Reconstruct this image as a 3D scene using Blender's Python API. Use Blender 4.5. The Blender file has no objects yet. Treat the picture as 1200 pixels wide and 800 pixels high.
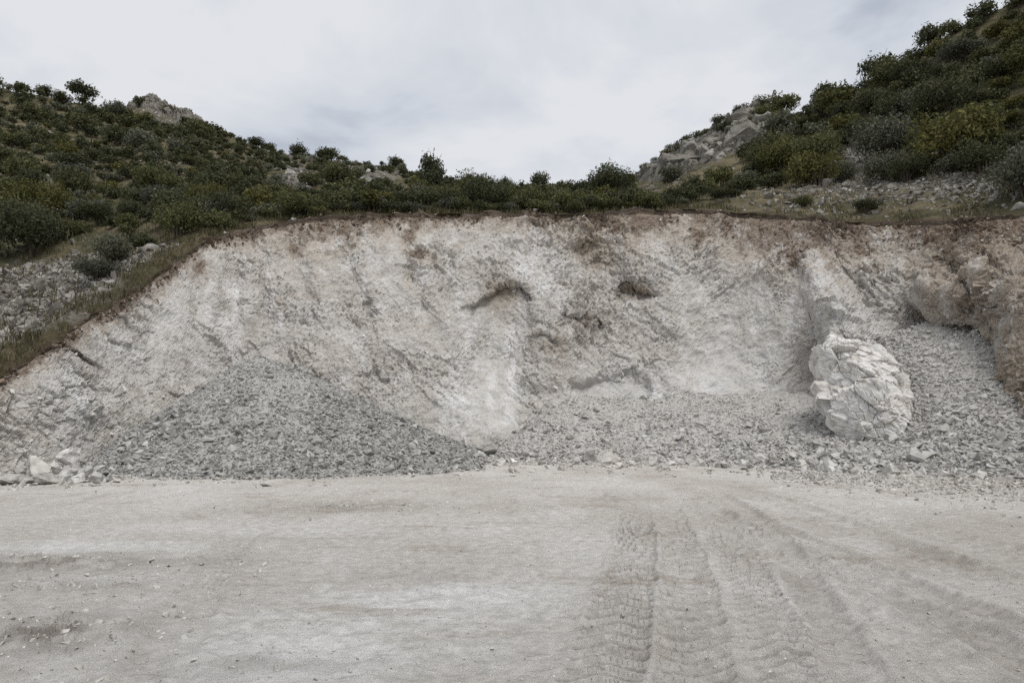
import bpy, bmesh, math, random
import numpy as np
from mathutils import Vector, Matrix, Euler

R = math.radians
random.seed(7)
rng = np.random.default_rng(7)
scene = bpy.context.scene
COL = scene.collection

# ------------------------------------------------------------------ camera
CAM_H = 1.7
PITCH = math.atan(90 / 800)
cam_data = bpy.data.cameras.new('camera')
cam_data.sensor_width = 36.0
cam_data.lens = 24.0
cam_data.clip_start = 0.05
cam_data.clip_end = 6000
cam = bpy.data.objects.new('camera', cam_data)
cam.location = (0, 0, CAM_H)
cam.rotation_euler = (R(90) + PITCH, 0, 0)
COL.objects.link(cam)
scene.camera = cam

# ------------------------------------------------------------------ sky
SUN_EL, SUN_AZ = R(66), R(150)           # azimuth measured from +Y, clockwise: high at the right
world = bpy.data.worlds.new('World')
scene.world = world
world.use_nodes = True
wt = world.node_tree
wn, wl = wt.nodes, wt.links
wn.clear()
wo = wn.new('ShaderNodeOutputWorld')
bg = wn.new('ShaderNodeBackground')
bg.inputs['Strength'].default_value = 0.1
sky = wn.new('ShaderNodeTexSky')
sky.sky_type = 'NISHITA'
sky.sun_disc = False
sky.sun_elevation = SUN_EL
sky.sun_rotation = SUN_AZ
tc = wn.new('ShaderNodeTexCoord')
sep = wn.new('ShaderNodeSeparateXYZ')
wl.new(tc.outputs['Generated'], sep.inputs[0])
zc = wn.new('ShaderNodeMath'); zc.operation = 'ABSOLUTE'
wl.new(sep.outputs['Z'], zc.inputs[0])
za = wn.new('ShaderNodeMath'); za.operation = 'ADD'; za.inputs[1].default_value = 0.45
wl.new(zc.outputs[0], za.inputs[0])
dv = wn.new('ShaderNodeVectorMath'); dv.operation = 'DIVIDE'
cz = wn.new('ShaderNodeCombineXYZ')
for i in range(3):
    wl.new(za.outputs[0], cz.inputs[i])
wl.new(tc.outputs['Generated'], dv.inputs[0])
wl.new(cz.outputs[0], dv.inputs[1])
mp = wn.new('ShaderNodeMapping')
mp.inputs['Location'].default_value = (3.1, 1.2, 0.0)
mp.inputs['Rotation'].default_value = (0, 0, R(25))
mp.inputs['Scale'].default_value = (1.0, 1.0, 1.0)
wl.new(dv.outputs[0], mp.inputs[0])
cn = wn.new('ShaderNodeTexNoise')
cn.inputs['Scale'].default_value = 2.1
cn.inputs['Detail'].default_value = 6
cn.inputs['Roughness'].default_value = 0.54
cn.inputs['Distortion'].default_value = 0.35
wl.new(mp.outputs[0], cn.inputs['Vector'])
cr = wn.new('ShaderNodeValToRGB')
cr.color_ramp.elements[0].position = 0.37
cr.color_ramp.elements[0].color = (0.485, 0.53, 0.61, 1)
cr.color_ramp.elements[1].position = 0.58
cr.color_ramp.elements[1].color = (0.80, 0.815, 0.845, 1)
e = cr.color_ramp.elements.new(0.45)
e.color = (0.655, 0.692, 0.755, 1)
wl.new(cn.outputs['Fac'], cr.inputs['Fac'])
cs = wn.new('ShaderNodeVectorMath'); cs.operation = 'SCALE'
cs.inputs['Scale'].default_value = 6.5
wl.new(cr.outputs['Color'], cs.inputs[0])
mx = wn.new('ShaderNodeMix'); mx.data_type = 'RGBA'
mx.inputs['Factor'].default_value = 0.97
wl.new(sky.outputs['Color'], mx.inputs['A'])
wl.new(cs.outputs[0], mx.inputs['B'])
wl.new(mx.outputs['Result'], bg.inputs['Color'])
wl.new(bg.outputs[0], wo.inputs['Surface'])

# ------------------------------------------------------------------ sun behind cloud
sun_data = bpy.data.lights.new('sun', 'SUN')
sun_data.energy = 1.5
sun_data.angle = R(30)
sun_data.color = (1.0, 0.96, 0.9)
sun = bpy.data.objects.new('sun', sun_data)
sd = Vector((math.cos(SUN_EL) * math.sin(SUN_AZ), math.cos(SUN_EL) * math.cos(SUN_AZ), math.sin(SUN_EL)))
sun.rotation_euler = sd.to_track_quat('Z', 'Y').to_euler()
sun.location = (-20, -20, 60)
COL.objects.link(sun)

vs = scene.view_settings
vs.view_transform = 'Standard'
vs.look = 'None'
vs.exposure = 0.56
vs.gamma = 1.0
vs.use_curve_mapping = False
scene.render.engine = 'CYCLES'
scene.cycles.use_denoising = False
scene.cycles.max_bounces = 5
scene.cycles.diffuse_bounces = 3
scene.cycles.glossy_bounces = 1
scene.cycles.transmission_bounces = 2
scene.cycles.transparent_max_bounces = 4

# ------------------------------------------------------------------ numeric helpers
def hsh(ix, iy, iz, seed):
    h = (ix.astype(np.uint32) * np.uint32(374761393) + iy.astype(np.uint32) * np.uint32(668265263)
         + iz.astype(np.uint32) * np.uint32(2147483647) + np.uint32((seed * 1274126177) & 0xffffffff))
    h = (h ^ (h >> np.uint32(13))) * np.uint32(1274126177)
    h = (h ^ (h >> np.uint32(16))) * np.uint32(2246822519)
    return h ^ (h >> np.uint32(15))

def h01(h):
    return (h & np.uint32(0xffffff)).astype(np.float64) / 16777215.0

def noise(P, seed=0):
    """gradient noise, about -1..1"""
    P = np.asarray(P, float)
    i = np.floor(P).astype(np.int64)
    f = P - i
    u = f * f * f * (f * (f * 6 - 15) + 10)
    out = 0
    for dx in (0, 1):
        wx = u[..., 0] if dx else 1 - u[..., 0]
        for dy in (0, 1):
            wy = u[..., 1] if dy else 1 - u[..., 1]
            for dz in (0, 1):
                wz = u[..., 2] if dz else 1 - u[..., 2]
                h = hsh(i[..., 0] + dx, i[..., 1] + dy, i[..., 2] + dz, seed)
                gx = (h & np.uint32(1023)).astype(float) / 511.5 - 1
                gy = ((h >> np.uint32(10)) & np.uint32(1023)).astype(float) / 511.5 - 1
                gz = ((h >> np.uint32(20)) & np.uint32(1023)).astype(float) / 511.5 - 1
                out = out + wx * wy * wz * (gx * (f[..., 0] - dx) + gy * (f[..., 1] - dy) + gz * (f[..., 2] - dz))
    return out * 1.4

def fbm(P, octv=4, seed=0, gain=0.5, lac=2.03, ridged=False):
    a, s, out = 1.0, 1.0, 0
    for o in range(octv):
        n = noise(P * s + o * 17.3, seed + o)
        if ridged:
            n = 1 - 2 * np.abs(n)
        out = out + a * n
        a *= gain
        s *= lac
    return out

def facets(P, seed=0):
    """cell noise whose cells are randomly tilted planes: (height, edge distance)"""
    i = np.floor(P).astype(np.int64)
    best = np.full(P.shape[:-1], 1e9)
    sec = best.copy()
    val = np.zeros_like(best)
    for dx in (-1, 0, 1):
        for dy in (-1, 0, 1):
            for dz in (-1, 0, 1):
                cx, cy, cz_ = i[..., 0] + dx, i[..., 1] + dy, i[..., 2] + dz
                h = hsh(cx, cy, cz_, seed)
                h2 = hsh(cx, cy, cz_, seed + 51)
                ox = P[..., 0] - (cx + (h & np.uint32(1023)).astype(float) / 1023)
                oy = P[..., 1] - (cy + ((h >> np.uint32(10)) & np.uint32(1023)).astype(float) / 1023)
                oz = P[..., 2] - (cz_ + ((h >> np.uint32(20)) & np.uint32(1023)).astype(float) / 1023)
                d = ox * ox + oy * oy + oz * oz
                v = (h01(h2) - 0.5) + ox * (((h2 >> np.uint32(3)) & np.uint32(255)).astype(float) / 127.5 - 1) \
                    + oy * (((h2 >> np.uint32(11)) & np.uint32(255)).astype(float) / 127.5 - 1) \
                    + oz * (((h2 >> np.uint32(19)) & np.uint32(255)).astype(float) / 127.5 - 1)
                c = d < best
                sec = np.where(c, best, np.minimum(sec, d))
                val = np.where(c, v, val)
                best = np.where(c, d, best)
    return val, np.sqrt(sec) - np.sqrt(best)

def sstep(a, b, x):
    t = np.clip((np.asarray(x, float) - a) / (b - a), 0, 1)
    return t * t * (3 - 2 * t)

def gauss(x, y, cx, cy, sx, sy, rot=0.0):
    c, s = math.cos(rot), math.sin(rot)
    dx, dy = x - cx, y - cy
    a, b = (dx * c + dy * s) / sx, (-dx * s + dy * c) / sy
    return np.exp(-(a * a + b * b))

CT, ST = math.cos(PITCH), math.sin(PITCH)
def view(px, py, Y):
    """world point seen in direction (px, py) of the 1200 x 800 photograph at forward distance Y"""
    u = (np.asarray(px, float) - 600) / 800
    v = (400 - np.asarray(py, float)) / 800
    t = Y / (CT - v * ST)
    return np.stack(np.broadcast_arrays(u * t, Y, CAM_H + t * (ST + v * CT)), -1)

def proj(P):
    x, y, z = P[..., 0], P[..., 1], P[..., 2] - CAM_H
    d = y * CT + z * ST
    up = -y * ST + z * CT
    return 600 + 800 * x / d, 400 - 800 * up / d

def smooth_interp(x, xs, ys):
    """piecewise cubic (Catmull-Rom, monotone-limited) interpolation"""
    xs, ys = np.asarray(xs, float), np.asarray(ys, float)
    dlt = np.diff(ys) / np.diff(xs)
    m = np.zeros_like(ys)
    m[1:-1] = np.where(dlt[:-1] * dlt[1:] > 0, 2 * dlt[:-1] * dlt[1:] / (dlt[:-1] + dlt[1:] + 1e-12), 0)
    m[0], m[-1] = dlt[0], dlt[-1]
    x = np.clip(x, xs[0], xs[-1])
    k = np.clip(np.searchsorted(xs, x) - 1, 0, len(xs) - 2)
    h = xs[k + 1] - xs[k]
    t = (x - xs[k]) / h
    return ((2 * t**3 - 3 * t**2 + 1) * ys[k] + (t**3 - 2 * t**2 + t) * h * m[k]
            + (-2 * t**3 + 3 * t**2) * ys[k + 1] + (t**3 - t**2) * h * m[k + 1])

# ------------------------------------------------------------------ object helpers
def make_mesh(name, V, F, attrs=None, smooth=False):
    """V (n,3), F (m,3) or (m,4)"""
    me = bpy.data.meshes.new(name)
    V = np.ascontiguousarray(V, dtype=np.float32)
    F = np.ascontiguousarray(F, dtype=np.int32)
    k = F.shape[1]
    me.vertices.add(len(V)); me.vertices.foreach_set('co', V.ravel())
    me.loops.add(F.size); me.loops.foreach_set('vertex_index', F.ravel())
    me.polygons.add(len(F))
    me.polygons.foreach_set('loop_start', np.arange(len(F), dtype=np.int32) * k)
    me.polygons.foreach_set('loop_total', np.full(len(F), k, dtype=np.int32))
    me.polygons.foreach_set('use_smooth', np.full(len(F), bool(smooth)))
    for n, a in (attrs or {}).items():
        at = me.attributes.new(n, 'FLOAT', 'POINT')
        at.data.foreach_set('value', np.ascontiguousarray(a, dtype=np.float32).ravel())
    me.update(calc_edges=True)
    return me

def add(name, me, material=None, parent=None, label=None, cat=None, group=None, kind=None, loc=None, rot=None, scl=None):
    o = bpy.data.objects.new(name, me)
    COL.objects.link(o)
    if me is not None and material is not None and not me.materials:
        me.materials.append(material)
    if parent is not None:
        o.parent = parent
    if loc is not None: o.location = loc
    if rot is not None: o.rotation_euler = rot
    if scl is not None: o.scale = scl
    if label: o['label'] = label
    if cat: o['category'] = cat
    if group: o['group'] = group
    if kind: o['kind'] = kind
    return o

def grid_faces(nr, nc):
    a = np.arange(nr * nc).reshape(nr, nc)
    return np.stack([a[:-1, :-1], a[:-1, 1:], a[1:, 1:], a[1:, :-1]], -1).reshape(-1, 4)

def grid_normals(P):
    du = np.gradient(P, axis=1)
    dv_ = np.gradient(P, axis=0)
    n = np.cross(du, dv_)
    return n / (np.linalg.norm(n, axis=-1, keepdims=True) + 1e-12)

# ------------------------------------------------------------------ materials
class Mat:
    def __init__(self, name, rough=0.95):
        self.m = bpy.data.materials.new(name)
        self.m.use_nodes = True
        self.t = self.m.node_tree
        self.b = self.t.nodes['Principled BSDF']
        self.b.inputs['Roughness'].default_value = rough
        self.b.inputs['Specular IOR Level'].default_value = 0.15
        g = self.t.nodes.new('ShaderNodeNewGeometry')
        self.pos = g.outputs['Position']
        self.bumps = None
    def n(self, t): return self.t.nodes.new(t)
    def l(self, a, b): self.t.links.new(a, b)
    def put(self, sock, v):
        if hasattr(v, 'links') or isinstance(v, bpy.types.NodeSocket): self.l(v, sock)
        else: sock.default_value = v
    def objpos(self):
        return self.n('ShaderNodeTexCoord').outputs['Object']
    def map(self, vec, scale=(1, 1, 1), rot=(0, 0, 0), loc=(0, 0, 0)):
        k = self.n('ShaderNodeMapping')
        k.inputs['Scale'].default_value = scale; k.inputs['Rotation'].default_value = rot; k.inputs['Location'].default_value = loc
        self.l(vec, k.inputs[0]); return k.outputs[0]
    def noise(self, vec, scale, detail=4, rough=0.5, dist=0.0):
        k = self.n('ShaderNodeTexNoise')
        k.inputs['Scale'].default_value = scale; k.inputs['Detail'].default_value = detail
        k.inputs['Roughness'].default_value = rough; k.inputs['Distortion'].default_value = dist
        self.l(vec, k.inputs['Vector']); return k.outputs['Fac']
    def voro(self, vec, scale, out='Distance', feature='F1'):
        k = self.n('ShaderNodeTexVoronoi'); k.feature = feature
        k.inputs['Scale'].default_value = scale
        self.l(vec, k.inputs['Vector']); return k.outputs[out]
    def ramp(self, fac, a, b):
        k = self.n('ShaderNodeMapRange'); k.interpolation_type = 'SMOOTHSTEP'
        k.inputs['From Min'].default_value = a; k.inputs['From Max'].default_value = b
        self.l(fac, k.inputs['Value']); return k.outputs['Result']
    def attr(self, name):
        k = self.n('ShaderNodeAttribute'); k.attribute_name = name; return k.outputs['Fac']
    def math(self, op, a, b=0.0, clamp=False):
        k = self.n('ShaderNodeMath'); k.operation = op; k.use_clamp = clamp
        self.put(k.inputs[0], a); self.put(k.inputs[1], b); return k.outputs[0]
    def mix(self, fac, a, b, mode='MIX'):
        k = self.n('ShaderNodeMix'); k.data_type = 'RGBA'; k.blend_type = mode
        self.put(k.inputs['Factor'], fac)
        for s, v in (('A', a), ('B', b)):
            if isinstance(v, tuple) and len(v) == 3: v = v + (1,)
            self.put(k.inputs[s], v)
        return k.outputs['Result']
    def color(self, c): self.l(c, self.b.inputs['Base Color'])
    def bump(self, h, dist, strength=1.0):
        k = self.n('ShaderNodeBump'); k.inputs['Distance'].default_value = dist; k.inputs['Strength'].default_value = strength
        self.l(h, k.inputs['Height'])
        if self.bumps is not None: self.l(self.bumps, k.inputs['Normal'])
        self.bumps = k.outputs[0]
        self.l(self.bumps, self.b.inputs['Normal'])
    def rnd(self):
        return self.n('ShaderNodeObjectInfo').outputs['Random']

def mat_face():
    M = Mat('quarried_limestone')
    p = M.pos
    d1 = M.map(p, (1, 1, 0.34), (0, R(40), 0))
    big = M.noise(p, 0.30, 5, 0.6)
    med = M.noise(d1, 1.3, 8, 0.70)
    fine = M.noise(p, 11, 5, 0.7)
    chip = M.noise(d1, 6.0, 5, 0.68)
    up = M.ramp(M.math('ADD', M.attr('soil'), M.math('MULTIPLY', big, 0.5)), 0.15, 0.75)
    c = M.mix(M.ramp(big, 0.38, 0.62), (0.495, 0.468, 0.43), (0.54, 0.522, 0.497))
    c = M.mix(M.math('MULTIPLY', up, 0.6), c, (0.45, 0.39, 0.325))
    c = M.mix(M.math('MULTIPLY', M.ramp(med, 0.50, 0.64), 0.8), c, (0.66, 0.648, 0.63))
    c = M.mix(M.math('MULTIPLY', M.ramp(med, 0.48, 0.33), 0.6), c, (0.365, 0.325, 0.275))
    c = M.mix(M.math('MULTIPLY', M.ramp(chip, 0.55, 0.68), 0.5), c, (0.61, 0.605, 0.60))
    c = M.mix(M.math('MULTIPLY', M.ramp(chip, 0.43, 0.32), 0.5), c, (0.28, 0.26, 0.23))
    dust = M.math('MULTIPLY', M.attr('dust'), M.ramp(M.noise(p, 1.1, 5, 0.65), 0.28, 0.52))
    c = M.mix(M.math('MULTIPLY', dust, 0.75), c, (0.475, 0.468, 0.46))
    chalk = M.math('MULTIPLY', M.attr('chalk'), M.ramp(M.noise(M.map(p, (1, 1, 0.25)), 1.9, 6, 0.68), 0.38, 0.58))
    c = M.mix(M.math('MULTIPLY', chalk, 0.85), c, (0.71, 0.705, 0.70))
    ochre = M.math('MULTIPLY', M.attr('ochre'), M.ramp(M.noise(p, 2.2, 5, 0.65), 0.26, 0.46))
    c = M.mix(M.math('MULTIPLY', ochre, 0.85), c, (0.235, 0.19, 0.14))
    wea = M.math('MULTIPLY', M.attr('weathered'), M.ramp(M.noise(d1, 0.8, 7, 0.72), 0.34, 0.56))
    c = M.mix(M.math('MULTIPLY', wea, 0.75), c, M.mix(M.ramp(fine, 0.3, 0.7), (0.22, 0.168, 0.12), (0.38, 0.31, 0.24)))
    soil = M.math('ADD', M.attr('soil'), M.math('MULTIPLY', M.math('SUBTRACT', M.noise(d1, 1.2, 8, 0.72), 0.5), 2.0))
    soilm = M.ramp(soil, 0.44, 0.86)
    sc = M.mix(M.ramp(fine, 0.35, 0.7), (0.125, 0.088, 0.063), (0.275, 0.212, 0.16))
    c = M.mix(M.math('MULTIPLY', soilm, 0.82), c, sc)
    c = M.mix(M.math('MULTIPLY', M.ramp(M.attr('soil'), 0.93, 1.0), 0.85), c, (0.05, 0.041, 0.031))
    c = M.mix(1.0, c, M.mix(M.ramp(fine, 0.25, 0.75), (0.80, 0.80, 0.79), (1.14, 1.14, 1.14)), 'MULTIPLY')
    M.color(c)
    rough_amt = M.math('SUBTRACT', 1.0, M.math('MULTIPLY', M.attr('dust'), 0.7))
    h = M.math('MULTIPLY', M.noise(M.map(p, (1, 1, 0.5), (0, R(40), 0)), 7, 6, 0.68), rough_amt)
    M.bump(h, 0.09)
    M.bump(M.math('MULTIPLY', M.noise(p, 26, 4, 0.65), rough_amt), 0.03)
    return M.m

def mat_hill():
    M = Mat('hillside_soil_and_grass')
    p = M.pos
    big = M.noise(p, 0.11, 4, 0.55)
    med = M.noise(p, 0.7, 6, 0.66, 0.3)
    fine = M.noise(p, 6, 5, 0.7)
    c = M.mix(M.ramp(med, 0.38, 0.62), (0.08, 0.072, 0.040), (0.185, 0.155, 0.098))
    c = M.mix(M.math('MULTIPLY', M.ramp(big, 0.42, 0.62), 0.7), c, (0.055, 0.058, 0.028))
    rk = M.math('ADD', M.attr('rock'), M.math('MULTIPLY', M.math('SUBTRACT', M.noise(p, 1.1, 6, 0.7, 0.4), 0.5), 1.8))
    c = M.mix(M.ramp(rk, 0.45, 0.8), c, M.mix(M.ramp(fine, 0.3, 0.7), (0.13, 0.115, 0.095), (0.26, 0.245, 0.22)))
    c = M.mix(M.math('MULTIPLY', M.attr('bank'), M.ramp(med, 0.3, 0.6)), c, (0.085, 0.062, 0.045))
    c = M.mix(1.0, c, M.mix(M.ramp(fine, 0.25, 0.75), (0.7, 0.7, 0.7), (1.25, 1.25, 1.25)), 'MULTIPLY')
    M.color(c)
    M.bump(M.noise(p, 3.2, 6, 0.7), 0.25)
    return M.m

def mat_ground():
    M = Mat('compacted_limestone_dust')
    p = M.pos
    sw = M.map(p, (1, 0.33, 1), (0, 0, R(-12)))
    big = M.noise(p, 0.16, 6, 0.62)
    st = M.noise(sw, 0.8, 9, 0.72)
    st2 = M.noise(M.map(p, (0.35, 1, 1), (0, 0, R(8))), 0.9, 9, 0.72)
    fine = M.noise(p, 7, 8, 0.72)
    grit = M.voro(p, 38)
    c = M.mix(M.ramp(big, 0.36, 0.64), (0.555, 0.525, 0.48), (0.69, 0.668, 0.635))
    c = M.mix(M.math('MULTIPLY', M.ramp(st, 0.50, 0.68), 0.8), c, (0.76, 0.742, 0.715))
    c = M.mix(M.math('MULTIPLY', M.ramp(st, 0.46, 0.34), 0.6), c, (0.43, 0.388, 0.338))
    c = M.mix(M.math('MULTIPLY', M.ramp(st2, 0.55, 0.66), 0.6), c, (0.43, 0.37, 0.31))
    c = M.mix(M.math('MULTIPLY', M.attr('white'), M.ramp(st2, 0.66, 0.46)), c, (0.83, 0.822, 0.808))
    c = M.mix(M.math('MULTIPLY', M.attr('clod'), M.ramp(M.noise(p, 3.5, 5, 0.65), 0.38, 0.58)), c, (0.30, 0.275, 0.245))
    c = M.mix(M.math('MULTIPLY', M.attr('damp_and_shade'), 0.7), c, (0.33, 0.298, 0.262))  # brown track soil together with the painted shade of the tread grooves
    c = M.mix(1.0, c, M.mix(M.ramp(fine, 0.25, 0.75), (0.74, 0.735, 0.725), (1.14, 1.14, 1.14)), 'MULTIPLY')
    crk = M.noise(M.map(p, (1.1, 3.4, 1), (0, 0, R(6))), 2.3, 8, 0.74)
    c = M.mix(M.math('MULTIPLY', M.ramp(crk, 0.44, 0.33), 0.55), c, (0.34, 0.30, 0.255))
    c = M.mix(M.math('MULTIPLY', M.ramp(grit, 0.16, 0.05), 0.25), c, (0.62, 0.62, 0.61))
    M.color(c)
    M.bump(M.noise(M.map(p, (1, 1.5, 1)), 4, 8, 0.75), 0.12)
    M.bump(M.noise(p, 34, 5, 0.7), 0.004)
    return M.m

def mat_stone(name, ca, cb, cc, bump=0.03, scale=5):
    M = Mat(name)
    p = M.pos
    t = M.math('FRACT', M.math('ADD', M.attr('tint'), M.rnd()))
    c = M.mix(M.ramp(t, 0.0, 0.7), ca, cb)
    c = M.mix(M.ramp(t, 0.75, 1.0), c, cc)
    n = M.noise(p, scale, 5, 0.65, 0.5)
    c = M.mix(1.0, c, M.mix(M.ramp(n, 0.3, 0.7), (0.72, 0.71, 0.69), (1.12, 1.12, 1.12)), 'MULTIPLY')
    M.color(c)
    M.bump(M.noise(p, scale * 3, 5, 0.65), bump)
    return M.m

def mat_leaf(name, ca, cb, cc):
    M = Mat(name, 0.75)
    t = M.attr('tint')
    c = M.mix(M.ramp(t, 0.1, 0.8), ca, cb)
    c = M.mix(M.ramp(t, 0.86, 1.0), c, cc)
    r = M.rnd()
    c = M.mix(1.0, c, M.mix(r, (0.8, 0.81, 0.82), (1.2, 1.17, 1.12)), 'MULTIPLY')
    M.color(c)
    M.b.inputs['Specular IOR Level'].default_value = 0.2
    tr = M.n('ShaderNodeBsdfTranslucent'); M.l(c, tr.inputs['Color'])
    ms = M.n('ShaderNodeMixShader'); ms.inputs[0].default_value = 0.18
    out = M.t.nodes['Material Output']
    M.l(M.b.outputs[0], ms.inputs[1]); M.l(tr.outputs[0], ms.inputs[2]); M.l(ms.outputs[0], out.inputs['Surface'])
    return M.m

def mat_bark():
    M = Mat('bark')
    n = M.noise(M.map(M.pos, (1, 1, 0.25)), 14, 5, 0.6)
    M.color(M.mix(n, (0.045, 0.036, 0.028), (0.13, 0.11, 0.09)))
    M.bump(n, 0.02)
    return M.m

M_FACE, M_HILL, M_GROUND, M_BARK = mat_face(), mat_hill(), mat_ground(), mat_bark()
M_RUBBLE = mat_stone('crushed_limestone', (0.295, 0.288, 0.277), (0.38, 0.373, 0.36), (0.50, 0.492, 0.475), 0.02, 6)
M_TALUS = mat_stone('pale_grey_talus', (0.40, 0.385, 0.365), (0.49, 0.48, 0.46), (0.59, 0.58, 0.56), 0.02, 6)
M_GRIT = mat_stone('dusty_gravel', (0.40, 0.38, 0.35), (0.51, 0.49, 0.46), (0.62, 0.605, 0.58), 0.01, 8)
M_PALE = mat_stone('pale_limestone', (0.52, 0.50, 0.47), (0.64, 0.625, 0.60), (0.71, 0.70, 0.68), 0.03, 3)
M_CRAG = mat_stone('weathered_crag_rock', (0.21, 0.196, 0.172), (0.31, 0.293, 0.262), (0.42, 0.40, 0.365), 0.25, 1.6)
M_SCREE = mat_stone('grey_scree', (0.18, 0.168, 0.15), (0.28, 0.266, 0.243), (0.44, 0.425, 0.395), 0.02, 5)
M_BROWNROCK = mat_stone('brown_stained_limestone', (0.20, 0.16, 0.125), (0.31, 0.265, 0.215), (0.42, 0.39, 0.345), 0.03, 3)
LEAF = {
    'dark': mat_leaf('dark_green_leaves', (0.047, 0.055, 0.029), (0.084, 0.092, 0.047), (0.130, 0.133, 0.070)),
    'olive': mat_leaf('olive_green_leaves', (0.070, 0.075, 0.033), (0.115, 0.119, 0.052), (0.169, 0.164, 0.073)),
    'grey': mat_leaf('grey_green_leaves', (0.088, 0.094, 0.066), (0.138, 0.145, 0.104), (0.192, 0.194, 0.149)),
    'yellow': mat_leaf('yellow_green_leaves', (0.070, 0.072, 0.025), (0.130, 0.124, 0.041), (0.203, 0.175, 0.059)),
}
M_GRASS = mat_leaf('dry_grass', (0.060, 0.058, 0.026), (0.13, 0.115, 0.062), (0.22, 0.19, 0.12))

# ------------------------------------------------------------------ the quarry face and the hills: one depth table
CPX = [-420, -260, -100, 0, 60, 100, 140, 200, 250, 300, 350, 450, 560, 640, 720, 800, 880, 940, 1000, 1060, 1120, 1200, 1300, 1460, 1620]
RIM_PY = [560, 535, 497, 446, 405, 375, 350, 311, 280, 266, 257, 251, 250, 251, 250, 246, 251, 256, 262, 260, 258, 252, 262, 285, 310]
RIM_Y = [13, 15.5, 18, 20.5, 22.5, 24, 26, 29, 32, 34, 35, 35.5, 36, 36, 36, 35.5, 34.5, 33.5, 32.5, 31, 29, 26.5, 23, 19, 16]
FOOT_Y = [11, 13.5, 16, 18.3, 20, 21.5, 23, 25, 26.5, 27.5, 28, 28, 28, 28.5, 29, 29, 28.5, 27.5, 26.3, 26.3, 26.3, 23.2, 20, 16, 13]

def rim(px):
    px = np.asarray(px, float)
    w = np.where(px < 300, 1.0, 0.55)
    n = noise(np.stack([px / 26, px * 0 + .5, px * 0 + .5], -1), 501) * 5 + noise(np.stack([px / 13, px * 0 + .5, px * 0 + .5], -1), 502) * 1.2
    return smooth_interp(px, CPX, RIM_PY) + n * w, smooth_interp(px, CPX, RIM_Y)
def foot_y(px): return smooth_interp(px, CPX, FOOT_Y)

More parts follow.
